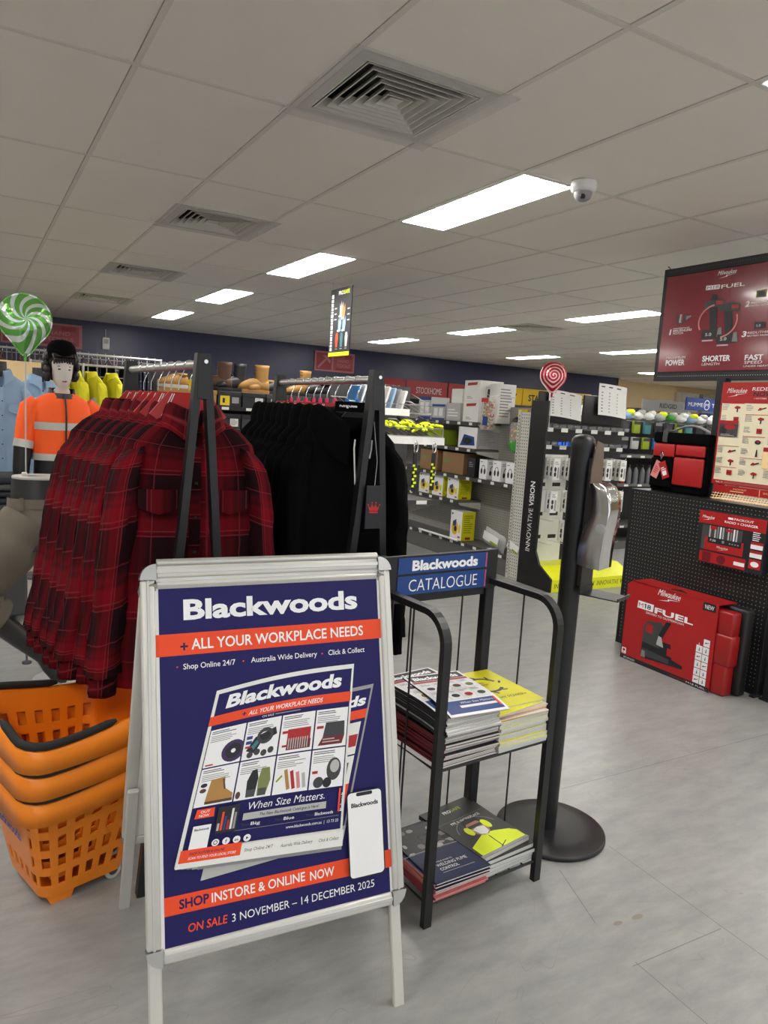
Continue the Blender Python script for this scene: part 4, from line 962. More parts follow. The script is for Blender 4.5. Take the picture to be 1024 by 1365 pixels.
g = G(); g.loft([ring_e((.01, 0, .992), .150, .118, 40), ring_e((.01, 0, .945), .153, .121, 40)], 'khaki', False); g.build('waistband', tr)
for a in (-2.2, -1.2, -.4, .8, 2): 
    g = G(); x, y = .01+.156*math.cos(a), .124*math.sin(a); g.box(x-.009, x+.009, y-.004, y+.004, .935, .998, 'khaki'); g.build('belt_loop', tr)
g = G(); g.prism([(-.125, .80), (-.03, .745), (.055, .76), (.035, .785), (-.10, .865)], lambda a, b, d: (a-.02, -.142+.6*max(0, abs(a)-.06)+d, b-.01), .012, 'ink'); g.build('pocket_panel', tr)
g = G(); g.lathe([(.128, 1.085), (.13, 1.09), (.128, 1.098), (.02, 1.101), (.001, 1.101)], 32, 'capgrey', (.01, 0, 0), sy=.78)
P = Print(g, (.01, -.05, 1.1005), (1, .5, 0), (-.5, 1, 0)); P.scribble(-.06, .01, .07, .06, 3, 'printdark', 3); g.box(-.075, -.05, -.02, .01, 1.098, 1.115, 'offwhite', .004); g.build('top_cap', t)
g = G(); g.lathe([(.16, 0), (.16, .012), (.15, .015), (.01, .016)], 32, 'lightgrey', (.13, .06, 0)); g.cyl((.155, .2, .012), (.15, .2, .3), .012, n=10, m='alu'); g.build('stand', t)

# pale blue work shirts on torso forms
bs = garment('work_shirt', 'lightblue', 5.5); bs['group'] = 'pale blue shirts at the left edge'
for i, (x, y, rz, z) in enumerate(((.20, 6.15, 12, 1.745), (.50, 6.55, 20, 1.73))):
    o = bs if i == 0 else dup(bs); o.location = (x, y, z); o.rotation_euler[2] = rad(rz)
    o['label'] = ('pale blue long-sleeved work shirt at the left edge under the green balloon', 'pale blue work shirt partly hidden behind the first one, beside the orange jacket')[i]; o['category'] = 'shirt'
    b = thing('torso_form', ('grey headless torso form inside the front pale blue shirt', 'grey headless torso form inside the rear pale blue shirt')[i], 'mannequin', (x, y, 0), rad(rz), 'torso forms under the pale blue shirts')
    g = G(); g.loft([ring_e((0, 0, z-.84), .13, .04, 20), ring_e((0, 0, z-.5), .13, .04, 20), ring_e((0, 0, z-.33), .12, .036, 20), ring_e((0, 0, z-.2), .075, .036, 20), ring_e((0, 0, z-.13), .054, .05, 20), ring_e((0, 0, z-.03), .052, .048, 20)], 'darkgrey', True); g.build('torso', b)
    g = G(); g.cyl((0, 0, .01), (0, 0, z-.8), .014, n=10, m='alu'); g.lathe([(.15, 0), (.15, .01), (.02, .02)], 24, 'darkgrey'); g.build('stand', b)
t = thing('price_tag', 'small white price ticket on the rear pale blue shirt chest', 'tag', (.455, 6.455, 1.435), rad(20)); g = G(); g.box(-.025, .025, -.004, 0, -.06, .03, 'paper'); P = Print(g, (-.025, -.004, -.06), (1, 0, 0), (0, 0, 1)); P.scribble(.006, .02, .045, .07, 3, 'printgrey'); P.rect(.01, .005, .03, .012, 'ink'); g.build('card', t)

# ================================================================== foil balloons
def balloon(label, mat_, loc, r, rz, tail, stick_z0, tilt=0):
    t = thing('foil_balloon', label, 'balloon', loc, rz)
    g = G(); k = 14
    for s_ in (-1, 1):
        g.surf(lambda u, v: (r*v*math.cos(2*PI*u), s_*r*.36*math.sqrt(max(0, 1-v**2.2))+.004*r*math.sin(34*PI*u)*v*v*3, r*v*math.sin(2*PI*u)-tail*max(0, -math.sin(2*PI*u))**12*v**3), 72, k, mat_, True, lambda u, v: (u if s_ < 0 else -u, v))
    g.surf(lambda u, v: (r*(1+.05*v)*math.cos(2*PI*u), 0, r*(1+.05*v)*math.sin(2*PI*u)-tail*max(0, -math.sin(2*PI*u))**12), 72, 1, mat_, True, lambda u, v: (u, 1)); g.build('bubble', t)
    g = G(); g.tube([(0, .0, -r-tail+.01), (0, 0, stick_z0-loc[2])], .0035, 8, 'lightgrey'); g.tube([(0, 0, -r-tail+.02), (0, 0, -r-tail-.03)], [.012, .007], 8, mat_); g.build('stick', t)
    return t
balloon('green and silver swirl foil balloon on a stick at the left edge', 'greenfoil', (.268, 4.39, 1.885), .127, rad(4), .062, 1.01)
t = thing('balloon_weight', 'small dark clip post holding the green balloon stick behind the khaki trousers', 'holder', (.268, 4.39, 0)); g = G(); g.lathe([(.025, 0), (.025, .01), (.006, .015), (.005, 1.0), (.005, 1.03)], 10, 'darkgrey'); g.build('post', t)
# ================================================================== power tool bay (pegboard gondola, header sign, poster)
bay = thing('display_gondola', 'black pegboard display gondola with tall uprights, behind the big red toolbox carton', 'gondola', (4.0, 2.48, 0))
g = G(); W2 = 1.05
def peg(g, o, u, v, w_, h_, m): 
    o, u, v = V(o), V(u), V(v); g.add([o, o+u*w_, o+u*w_+v*h_, o+v*h_], [(0, 1, 2, 3)], m, False, [(0, 0), (w_, 0), (w_, h_), (0, h_)])
peg(g, (0, W2, .04), (0, -1, 0), (0, 0, 1), W2, 1.045, 'pegblack'); g.box(.0012, .02, 0, W2, .04, 1.085, 'black'); pb = g.build('pegboard_panel', bay)
g = G(); g.box(-.004, .46, W2-.0, W2+.02, .0, 1.09, 'blackmetal', .002); g.build('side_panel', bay); g = G(); g.box(-.004, .46, -.02, 0, .0, 1.09, 'blackmetal', .002); g.build('side_panel', bay)
g = G(); g.box(-.006, .47, -.02, W2+.02, 1.085, 1.10, 'blackmetal', .002); g.build('top_deck', bay)
g = G(); g.box(.0, .45, 0, W2, .0, .04, 'black'); g.build('plinth', bay)
g = G(); g.box(-.05, .02, -.03, .0, 0, .012, 'black', .002); g.build('foot', bay)
for y in (.585, -.44):
    g = G(); g.box(.155, .215, y-.03, y+.03, 1.10, 1.86, 'blackmetal', .002); g.build('upright', bay)
g = G(); g.box(.16, .21, -.44, .585, 1.425, 1.445, 'blackmetal'); g.build('cross_bar', bay)
# second bay at the frame edge
t = thing('gondola_post', 'black gondola end post at the right frame edge beside the pegboard', 'post', (4.02, 2.40, 0)); g = G(); g.box(-.03, .03, -.02, .025, .0, 1.09, 'blackmetal', .003); g.build('post', t); g = G(); g.box(-.05, .2, -.025, .03, 0, .01, 'black'); g.build('foot', t)
g = G(); g.tube([(-.03, .01, .78), (-.06, .01, .80), (-.07, .01, .76)], .003, 6, 'wire'); g.build('hook', t)
t = thing('tool_carton', 'red tool carton just showing behind the end post at the right edge', 'box', (4.08, 2.05, 0)); g = G(); g.box(0, .3, -.16, .32, .10, .42, 'redcard', .004); g.box(.02, .28, -.14, .3, 0, .1, 'black'); P = Print(g, (0, .32, .1), (0, -1, 0), (0, 0, 1)); P.rect(.03, .2, .4, .27, 'white_print'); g.build('carton', t)
# header sign
t = thing('header_sign', 'big maroon header sign with white lettering above the pegboard gondola', 'sign', (4.2, 3.64, 1.86))
L = 1.03; Hh = .745
g = G(); g.box(.004, .03, -L, 0, .0, Hh, 'blackmetal'); g.box(.0, .004, -L+.03, -.03, .05, Hh-.054, 'crimson')
P = Print(g, (0, -.031, .052), (0, -1, 0), (0, 0, 1), base=.0006)   # print origin is the lower left corner of the maroon face
Y0, Z0 = 3.609, 1.912
def u_(y): return Y0-y
def w__(z): return z-Z0
script_logo(P, u_(3.215), w__(2.492), .14, .05)
P.poly([(u_(3.292), w__(2.430)), (u_(3.19), w__(2.428)), (u_(3.188), w__(2.455)), (u_(3.29), w__(2.458))], 'white_print'); P.text('M18', u_(3.283), w__(2.434), .085, .019, 'crimson', 0, .1); P.text('FUEL', u_(3.178), w__(2.428), .165, .024, 'white_print', .012)
for tx, y, z, ww, h, b, sh in (('1', 3.545, 2.160, .012, .038, .02, .15), ('POWERSTATE', 3.515, 2.195, .13, .009, .01, .15), ('BRUSHLESS', 3.515, 2.178, .15, .014, .012, .15), ('MOTOR', 3.515, 2.160, .085, .014, 0, .15),
    ('MAXIMUM', 3.548, 1.997, .155, .017, 0, .15), ('POWER', 3.547, 1.953, .155, .038, .03, 0), ('SHORTER', 3.256, 1.972, .205, .036, .03, 0), ('LENGTH', 3.257, 1.946, .13, .017, 0, .15),
    ('FAST', 2.951, 1.972, .123, .032, .03, 0), ('SPEED', 2.952, 1.948, .12, .019, 0, .15), ('UNDER HEAVY LOAD', 2.954, 1.929, .25, .011, 0, .15),
    ('2', 2.993, 2.297, .03, .034, .03, .15), ('REDLINK PLUS', 2.955, 2.312, .18, .013, .012, .15), ('INTELLIGENCE', 2.955, 2.295, .14, .009, 0, .15), ('3', 2.991, 2.115, .03, .034, .03, .15), ('REDLITHIUM', 2.952, 2.13, .17, .014, .012, .15), ('BATTERY PACKS', 2.952, 2.113, .14, .010, .008, .15)):
    P.text(tx, u_(y), w__(z), ww, h, 'white_print', b, sh)
def pl(m, *pts): P.poly([(u_(a), w__(b)) for a, b in pts], m)
pl('printdark', (3.50, 2.235), (3.43, 2.228), (3.42, 2.285), (3.49, 2.295)); pl('lightgrey', (3.475, 2.237), (3.455, 2.235), (3.45, 2.29), (3.47, 2.292)); pl('grey', (3.42, 2.25), (3.38, 2.27), (3.38, 2.28), (3.42, 2.275)); pl('redcard', (3.46, 2.24), (3.448, 2.238), (3.444, 2.288), (3.456, 2.29))
for dy, dz in ((0, 0), (-.115, -.035)):   # two pistol drills
    a = lambda y, z: (y+dy, z+dz)
    pl('printdark', a(3.285, 2.315), a(3.14, 2.31), a(3.14, 2.355), a(3.20, 2.372), a(3.285, 2.355)); pl('ink', a(3.25, 2.32), a(3.19, 2.315), a(3.175, 2.17), a(3.225, 2.165)); pl('redcard', a(3.20, 2.33), a(3.15, 2.33), a(3.15, 2.35), a(3.2, 2.355))
    pl('ink', a(3.285, 2.12), a(3.13, 2.115), a(3.135, 2.17), a(3.28, 2.175)); pl('grey', a(3.17, 2.125), a(3.13, 2.122), a(3.142, 2.185), a(3.165, 2.18)); P.text('5.0', u_(3.255+dy), w__(2.135+dz), .045, .02, 'white_print'); P.scribble(u_(3.275+dy), w__(2.095+dz), u_(3.15+dy), w__(2.115+dz), 1, 'lightgrey')
pl('ink', (3.245, 2.36), (3.195, 2.355), (3.2, 2.395), (3.235, 2.40))
P.arc(u_(3.19), w__(2.225), .125, .105, .010, PI*.55, PI*1.15, 'pink'); P.arc(u_(3.16), w__(2.225), .125, .105, .010, -PI*.45, PI*.1, 'pink')
pl('olive', (2.925, 2.345), (2.86, 2.345), (2.86, 2.39), (2.925, 2.388)); pl('darkgrey', (2.915, 2.352), (2.87, 2.352), (2.87, 2.38), (2.915, 2.38)); pl('ink', (2.915, 2.158), (2.838, 2.158), (2.84, 2.195), (2.91, 2.2)); P.text('5.0', u_(2.9), w__(2.17), .03, .014)
g.build('face', t)
g = G(); 
for q in range(60): g.cyl((-.0006, -.04-q*.0163, .020), (.001, -.04-q*.0163, .020), .0028, n=6, m='lightgrey'); g.cyl((-.0006, -.04-q*.0163, Hh-.022), (.001, -.04-q*.0163, Hh-.022), .0022, n=6, m='grey')
g.box(.0, .03, -L, 0, -.012, .044, 'blackmetal', .002); g.box(.0, .03, -L, 0, Hh-.05, Hh, 'blackmetal', .002); g.box(.0, .03, -.03, 0, .04, Hh-.04, 'blackmetal', .002); g.box(.0, .03, -L, -L+.03, .04, Hh-.04, 'blackmetal', .002); g.build('frame', t)
g = G(); g.tube([(.01, -.04, Hh), (.0, -.035, Hh+.012), (.006, -.02, Hh+.02)], .003, 6, 'black'); g.build('cable_tie', t)
# redemption poster
t = thing('promotion_poster', 'red and cream tool redemption poster below the maroon sign at the right edge', 'poster', (4.14, 3.036, 1.195), 0)
g = G(); g.box(0, .006, -.70, 0, 0, .636, 'redcard'); P = Print(g, (0, 0, 0), (0, -1, 0), (0, 0, 1))
P.rect(.012, .028, .70, .508, 'posterpaper'); script_logo(P, .035, .545, .14, .058)
P.text('REDEEM', .205, .585, .16, .022, 'white_print', .03, .1); P.text('NOW', .215, .553, .13, .026, 'ink', .03, .15); P.text('1 OCTOBER', .225, .535, .08, .008)
P.text('MAIL IN', .03, .010, .05, .010, 'white_print', .01); P.scribble(.09, .008, .65, .022, 2, 'fadedpink')
C('posterpaper', (236, 226, 196))
pr_ = random.Random(12)
def tool_icon(P, x, y, s_, k):
    if k == 0: P.poly([(x-s_, y+.3*s_), (x-s_*.2, y+.8*s_), (x+s_, y+.5*s_), (x+s_*.9, y), (x-s_*.5, y-.1*s_)], 'redcard'); P.poly([(x-s_*.1, y+.1*s_), (x+.3*s_, y+.1*s_), (x+.25*s_, y-s_), (x-.15*s_, y-s_)], 'ink')
    elif k == 1: P.ell(x, y, s_*.9, s_*.6, 'ink', 12); P.ell(x+.1*s_, y+.1*s_, s_*.45, s_*.3, 'redcard', 10)
    elif k == 2: P.line(x-s_*1.2, y-.3*s_, x+s_*1.2, y+.4*s_, s_*.35, 'ink'); P.ell(x-.5*s_, y, s_*.5, s_*.4, 'redcard', 10)
    elif k == 3: P.rect(x-s_*.8, y-s_*.7, x+s_*.8, y+s_*.7, 'redcard'); P.rect(x-s_*.6, y-.1*s_, x+s_*.6, y+.1*s_, 'ink')
    else: P.poly([(x-.3*s_, y-s_), (x+.4*s_, y-s_), (x+.2*s_, y+s_), (x-.05*s_, y+s_)], 'ink')
for r in range(7):
    for c in range(4):
        x, y = .075+.165*c, .475-.066*r
        if (c == 0 and r in (2, 3)) or (c >= 2 and r in (4, 5)): continue
        P.scribble(x-.058, y-.012, x-.01, y+.026, 4, 'printgrey', r*4+c); tool_icon(P, x+.045, y, .022, (r*3+c*2) % 5)
        if (r+c) % 2 == 0: P.rect(x-.058, y+.03, x+.09, y+.033, 'redcard')
P.rect(.016, .30, .145, .39, 'printdark'); P.rect(.016, .378, .145, .40, 'redcard'); P.ell(.045, .335, .025, .03, 'ink'); P.ell(.09, .36, .04, .015, 'redcard'); P.scribble(.03, .303, .13, .318, 2, 'lightgrey')
P.rect(.33, .125, .62, .25, 'peach'); P.rect(.33, .225, .48, .25, 'redcard'); P.ell(.42, .16, .05, .045, 'ink'); P.ell(.42, .16, .025, .022, 'grey')
g.build('sheet', t)
# stock tray on the gondola top, its warm glow painted in as peach
t = thing('stock_tray', 'cream shelf tray with red front strip on the gondola top under the poster', 'tray', (4.10, 3.02, 1.10))
g = G(); g.box(.045, .10, -.70, 0, .0, .006, 'peach')
for q in range(34): g.cyl((.02, -.02*q-.02, .0), (.05, -.02*q-.02, .048), .0022, n=5, m='peach')
for z in (.004, .02, .035, .048): g.box(.02+z*.6, .024+z*.6, -.70, 0, z, z+.004, 'peach')
g.build('wire_front', t)
g = G(); g.box(.045, .052, -.70, 0, .045, .09, 'redprint_strip'if False else 'redcard'); P = Print(g, (.045, 0, .045), (0, -1, 0), (0, 0, 1)); P.text('PACKOUT', .14, .024, .09, .010, 'peach'); P.scribble(.12, .008, .26, .02, 1, 'peach'); P.rect(.315, .002, .318, .043, 'peach'); P.text('SHOP NOW', .34, .02, .1, .012, 'peach'); g.build('front_strip', t)

# red carton of the big drill case
t = thing('toolbox_carton', 'large red power tool case in printed card sleeve on the floor before the pegboard', 'box', (3.76, 3.285, 0))
g = G(); prof_ = [(0, 0), (.675, 0), (.675, .525), (.04, .53), (.0, .50)]
g.add([(0, -a, b) for a, b in prof_]+[(.004, -a, b) for a, b in prof_], [[0, 1, 2, 3, 4], [9, 8, 7, 6, 5]]+[[k, (k+5), (k+1) % 5+5, (k+1) % 5] for k in range(5)], 'redcard')
g.box(.0, .17, -.675, -.04, .525, .531, 'redcard'); g.box(.0, .17, -.004, 0, 0, .49, 'redcard')
g.prism([(.0, .30), (.02, .34), (.0, .42)], lambda a, b, d: (.05+a*2.5, -b, .531+d), .002, 'black')
P = Print(g, (0, 0, 0), (0, -1, 0), (0, 0, 1))
P.poly([(.0, .0), (.675, .0), (.675, .028), (.0, .028)], 'ink'); P.text('BRUSHLESS', .03, .007, .09, .012); P.text('REDLITHIUM USB', .40, .008, .12, .011, 'redcard', .01); P.text('M18 FUEL', .52, .008, .13, .011)
script_logo(P, .245, .452, .175, .075)
P.poly([(.098, .365), (.222, .365), (.226, .413), (.102, .413)], 'white_print'); P.text('M', .108, .374, .036, .030, 'redcard'); P.rect(.158, .374, .167, .404, 'ink'); P.poly([(.150, .396), (.158, .396), (.158, .404)], 'ink'); P.text('8', .175, .374, .030, .030, 'ink', .02); P.text('FUEL', .235, .366, .285, .037, 'white_print', .03)
P.text('DRIVEN TO OUTPERFORM.', .172, .344, .29, .014, 'white_print', .012)
P.poly([(.572, .478), (.662, .478), (.66, .524), (.576, .524)], 'ink'); P.text('NEW', .588, .488, .06, .026, 'white_print', .008)
p2 = lambda m, *q: P.poly(q, m)
p2('ink', (.165, .06), (.20, .055), (.48, .075), (.482, .095), (.40, .11), (.38, .20), (.24, .20), (.22, .17), (.165, .16)); p2('darkgrey', (.165, .16), (.30, .15), (.33, .27), (.30, .318), (.19, .30), (.165, .26)); p2('redcard', (.185, .23), (.235, .225), (.24, .28), (.19, .285)); p2('ink', (.27, .20), (.31, .21), (.37, .335), (.33, .33)); p2('lightgrey', (.275, .17), (.33, .165), (.31, .225), (.285, .23)); p2('redcard', (.36, .125), (.44, .12), (.44, .165), (.36, .175)); p2('printdark', (.17, .07), (.38, .075), (.38, .105), (.17, .12)); p2('grey', (.165, .06), (.20, .06), (.195, .10), (.17, .105))
for c in range(2):
    for r in range(6):
        if c == 0 and r == 5: continue
        x, y = .562+.046*c, .03+.047*r; P.rect(x, y, x+.042, y+.043, 'white_print'); tool_icon(P, x+.021, y+.021, .011, 4 if (r+c) % 3 else 2)
P.text('A', .575, .26, .01, .02, 'white_print')
P.rect(.01, .036, .046, .075, 'white_print'); P.ell(.028, .06, .011, .010, 'redcard'); P.scribble(.014, .038, .042, .047, 2, 'redcard')
g.build('card_sleeve', t)
g = G()
for z0, z1, e, d in ((.0, .19, -.012, .0), (.178, .365, .004, -.004), (.355, .50, -.004, .003)):
    g.box(.012+d, .096, -.77-e, -.02, z0+.002, z1, 'redplastic', .014, 2)
g.build('case_front', t)
g = G(); g.box(.095, .172, -.795, -.02, .002, .522, 'black', .02, 3); g.build('case_back', t)
# radio box on the pegboard
t = thing('radio_carton', 'black and red jobsite radio box hung on the pegboard above the toolbox', 'box', (3.925, 2.93, .72))
g = G(); g.box(0, .07, -.44, 0, 0, .32, 'ink', .003); P = Print(g, (0, 0, 0), (0, -1, 0), (0, 0, 1)); P.rect(0, .243, .44, .32, 'redcard'); script_logo(P, .02, .262, .088, .032)
P.text('PACKOUT', .235, .290, .125, .013, 'white_print', .015); P.rect(.195, .290, .228, .302, 'white_print'); P.text('RADIO + CHARGER', .175, .266, .215, .014, 'white_print', .015)
P.rect(.03, .085, .30, .235, 'darkgrey')
for q in range(11): P.rect(.08+.018*q, .165, .09+.018*q, .235, ('lightgrey', 'printdark', 'lightgrey', 'grey', 'white_print')[q % 5])
P.rect(.085, .215, .13, .235, 'redcard'); P.rect(.19, .215, .235, .23, 'redcard')
P.rect(.055, .085, .315, .165, 'redcard'); P.rect(.075, .13, .30, .165, 'ink'); P.ell(.18, .148, .009, .009, 'grey'); P.text('7:30', .09, .142, .04, .012); script_logo(P, .14, .095, .08, .025)
for q in range(4): P.rect(.22+.018*q, .142, .23+.018*q, .15, 'grey')
P.rect(.03, .01, .34, .075, 'redcard'); P.rect(.05, .012, .11, .07, 'darkred'); P.ell(.18, .04, .03, .028, 'darkred'); P.rect(.265, .028, .335, .05, 'white_print')
P.scribble(.365, .19, .43, .245, 5, 'white_print', 4)
for z in (.10, .15): P.rect(.36, z-.005, .435, z+.033, 'white_print'); P.rect(.36, z+.02, .435, z+.036, 'redcard')
P.rect(.36, .03, .435, .085, 'redcard'); P.ell(.397, .057, .026, .016, 'white_print')
g.build('carton', t)
g = G()
for y in (-.08, -.36): g.tube([(.072, y, -.004), (.01, y, -.004), (-.012, y, .01)], .003, 6, 'blackmetal')
hk = g
for y in (-.08, -.36):
    g = G(); g.tube([(.074, y, -.004), (.01, y, -.004), (-.008, y, .008)], .003, 6, 'blackmetal'); g.build('peg_hook', t)
# red soft tool bag
t = thing('tool_bag', 'red and black soft tool bag with hanging red tags on the gondola top', 'bag', (4.10, 3.49, 1.10))
g = G(); g.box(0, .22, -.43, 0, 0, .33, 'blackfab', .018, 3); g.build('body', t)
g = G(); g.box(-.006, .226, -.436, .006, .325, .40, 'blackfab', .02, 3); g.build('lid', t)
for nm, y0, y1, z0, z1, m in (('upper_panel', -.19, -.02, .235, .322, 'redcard'), ('upper_panel', -.42, -.20, .25, .322, 'redcard'), ('pocket', -.42, -.195, .055, .24, 'redcard'), ('pocket', -.185, -.01, .03, .225, 'blackfab')):
    g = G(); g.box(-.022, .004, y0, y1, z0, z1, m, .010, 3); g.build(nm, t)
g = G(); pts = [(.10, -.05-.34*k/14, .395+.055*math.sin(PI*k/14)) for k in range(15)]; g.tube(pts, [(.016, .007)]*15, 10, 'printgrey'); g.build('handle', t)
g = G(); g.box(-.010, .1, -.115, -.075, .33, .415, 'darkgrey', .006, 2); g.build('strap', t)
g = G(); g.tube([(-.03, -.105, .215), (-.034, -.118, .245), (-.03, -.105, .275), (-.026, -.092, .245)], .004, 8, 'chrome', True); g.build('carabiner', t)
for k, (m, dy, a) in enumerate((('pink', .03, .35), ('redcard', -.045, -.4))):
    g = G(); g.T = Matrix.Translation((-.034-.004*k, -.105+dy*.3, .20)) @ Matrix.Rotation(a, 4, 'X'); g.box(-.0015, .0015, -.028, .028, -.115, .0, m); P = Print(g, (-.0015, .028, -.115), (0, -1, 0), (0, 0, 1)); P.scribble(.008, .03, .048, .08, 4, 'white_print' if k else 'redcard'); 
    if k: P.rect(.012, .02, .044, .05, 'white_print')
    g.build('tag', t)
# ================================================================== safety gear shelving run and its end display
t = thing('shelving_run', 'grey perforated shelving run stocked with boxes of safety gear', 'shelving', (4.55, 5.28, 0))
g = G(); peg(g, (.298, 3.6, .12), (0, -1, 0), (0, 0, 1), 3.6, 1.53, 'peggrey'); g.box(.3, .33, 0, 3.6, .0, 1.65, 'gondolagrey'); g.build('back_panel', t)
g = G(); peg(g, (-.0045, .155, .0), (0, -1, 0), (0, 0, 1), .145, 1.60, 'pegstrip'); g.box(-.004, .02, .01, .155, 0, 1.60, 'gondolagrey'); g.box(-.02, .02, .155, .185, 0, 1.61, 'gondolagrey', .002)
for q in range(48): g.box(-.0206, -.0198, .162, .172, .05+.032*q, .068+.032*q, 'ink')
g.build('upright', t)
C('shelfdark', (92, 92, 90)); C('tagstrip', (58, 58, 58))
def shelf(y0, y1, z, bracket=True):
    g = G(); g.box(.0, .30, y0, y1, z-.022, z, 'shelfdark'); s_ = g.build('shelf', t)
    g = G(); g.box(-.012, .0, y0, y1, z-.034, z+.004, 'tagstrip')
    q = y0+.08
    while q < y1-.05: g.box(-.0135, -.012, q, q+.055, z-.03, z-.002, 'paper'); q += .21
    g.build('ticket_strip', s_)
    if bracket:
        g = G(); g.prism([(.0, z-.022), (.30, z-.022), (.30, z-.10), (.02, z-.045)], lambda a, b, d: (a, y0-.003+d, b), .003, 'gondolagrey'); g.build('bracket', s_)
for a in ((.84, 3.6, 1.47), (.84, 3.6, 1.195), (.19, 3.6, .90), (1.08, 3.6, .63), (.19, 3.6, .20)): shelf(*a)
g = G(); g.box(-.004, .3, .19, 3.6, 0, .17, 'shelfdark'); g.build('plinth', t)
SX = 4.55
def carton(name, label, x, y, z, d, wy, h, base, pr=None, side=None, group=None, cat='box', top=None):
    """a box whose printed front faces the aisle (-x) and whose side faces the shop front (-y); (x, y) is its near front corner"""
    o = thing(name, label, cat, (x, y, z), 0, group)
    g = G(); g.box(0, d, 0, wy, 0, h, base, .002)
    if pr: pr(Print(g, (0, wy, 0), (0, -1, 0), (0, 0, 1), base=.0008, lift=.0001), wy, h)
    if side: side(Print(g, (0, 0, 0), (1, 0, 0), (0, 0, 1), base=.0008, lift=.0001), d, h)
    g.build('carton', o); return o
def pr_mask(P, w_, h):
    P.rect(0, 0, w_, h, 'white_print'); P.ell(w_*.4, h*.42, w_*.28, h*.26, 'yellowboard'); P.poly([(w_*.2, h*.62), (w_*.5, h*.72), (w_*.5, h*.5), (w_*.25, h*.45)], 'blueprint'); P.ell(w_*.45, h*.38, w_*.12, h*.1, 'ink'); P.rect(w_*.08, h*.86, w_*.2, h*.92, 'ink'); P.rect(w_*.7, h*.08, w_*.9, h*.14, 'redcard'); P.ell(w_*.8, h*.4, w_*.1, h*.16, 'yellow')
def sd_yellow(P, d, h): P.rect(0, 0, d, h, 'yellow'); P.scribble(d*.15, h*.25, d*.85, h*.9, 9, 'limegreen', 2); P.rect(d*.3, h*.04, d*.7, h*.12, 'redcard')
def sd_text(P, d, h): P.scribble(d*.1, h*.15, d*.9, h*.9, 10, 'printgrey', 3)
GM = 'yellow sided respirator boxes'
for i, (y, z, lab) in enumerate(((6.31-.02, .205, 'yellow-sided white respirator box alone on the bottom deck'), (6.40, .635, 'yellow-sided respirator box nearest on the lower middle shelf'), (6.70, .635, 'yellow-sided respirator box second on the lower middle shelf'), (6.98, .635, 'yellow-sided respirator box farthest on the lower middle shelf'))):
    carton('respirator_box', lab, SX+.02, y, z, .17, .21, .31 if i == 0 else .225, 'white', pr_mask, sd_yellow, GM)
def pr_phones(P, w_, h): P.rect(0, 0, w_, h, 'white_print'); P.arc(w_*.5, h*.5, w_*.2, h*.2, w_*.05, 0, PI, 'ink', 10); P.ell(w_*.3, h*.4, w_*.12, h*.15, 'ink'); P.ell(w_*.7, h*.4, w_*.12, h*.15, 'ink'); P.rect(w_*.1, h*.85, w_*.4, h*.9, 'printgrey')
def sd_phones(P, d, h): P.rect(0, 0, d, h, 'white_print'); P.arc(d*.5, h*.45, d*.22, h*.22, d*.06, 0, PI, 'ink', 10); P.ell(d*.3, h*.32, d*.11, h*.13, 'ink'); P.ell(d*.7, h*.32, d*.11, h*.13, 'ink'); P.scribble(d*.1, h*.75, d*.6, h*.9, 2, 'printgrey')
GH = 'headphone style earmuff boxes on the middle shelf'
for i, (y, m, lab) in enumerate(((5.50, 'white', 'white earmuff box nearest the upright on the middle shelf'), (5.71, 'white', 'white earmuff box second from the upright on the middle shelf'), (5.93, 'grey', 'grey fronted earmuff box third from the upright, middle shelf'), (6.14, 'ink', 'dark earmuff box fourth from the upright, middle shelf'))):
    carton('earmuff_box', lab, SX+.02, y, .905, .14, .13, .20, m, pr_phones if i != 3 else (lambda P, w_, h: P.scribble(w_*.2, h*.5, w_*.8, h*.8, 3, 'printgrey')), sd_phones if i < 3 else None, GH)
for i, (y, wy) in enumerate(((6.36, .40), (6.86, .36))):
    carton('brown_carton', ('brown cardboard carton on the middle shelf beside the earmuff boxes', 'brown cardboard carton at the far end of the middle shelf')[i], SX+.03, y, .905, .22, wy, .23, 'cardboard', lambda P, w_, h: P.rect(w_*.1, h*.5, w_*.35, h*.7, 'olive'))
def pr_blue(P, w_, h): P.rect(0, 0, w_, h, 'white_print'); P.poly([(w_*.1, h*.1), (w_*.9, h*.15), (w_*.85, h*.55), (w_*.3, h*.65)], 'blueprint'); P.ell(w_*.5, h*.35, w_*.25, h*.15, 'ink')
carton('goggle_box', 'white box with blue goggle picture on the upper middle shelf', SX+.02, 6.14, 1.20, .28, .33, .22, 'lightgrey', pr_blue, sd_text)
carton('green_carton', 'dull green carton at the far end of the upper middle shelf', SX+.02, 6.78, 1.20, .2, .30, .17, 'limegreen', None, None)
def pr_rlogo(P, w_, h): P.poly([(w_*.2, h*.74), (w_*.8, h*.78), (w_*.85, h*.92), (w_*.2, h*.88)], 'redcard'); P.scribble(w_*.2, h*.1, w_*.6, h*.25, 2, 'printgrey')
def sd_glove(P, d, h): P.frame(d*.25, h*.08, d*.95, h*.7, .003, 'printgrey'); P.poly([(d*.3, h*.2), (d*.42, h*.2), (d*.44, h*.6), (d*.34, h*.62)], 'printdark'); P.scribble(d*.5, h*.2, d*.9, h*.6, 3, 'printgrey')
for i in range(2):
    carton('white_carton', ('large white carton with red mark on the top shelf, lower of two', 'large white carton with red mark on the top shelf, upper of two')[i], SX+.01, 6.14, 1.475+.215*i, .30, .27, .213, 'paper', pr_rlogo, sd_glove, 'two stacked large white cartons')
carton('white_carton', 'tall white carton behind the stacked pair, nearest the balloon', SX+.13, 5.98, 1.475, .22, .15, .40, 'white', None, sd_text)
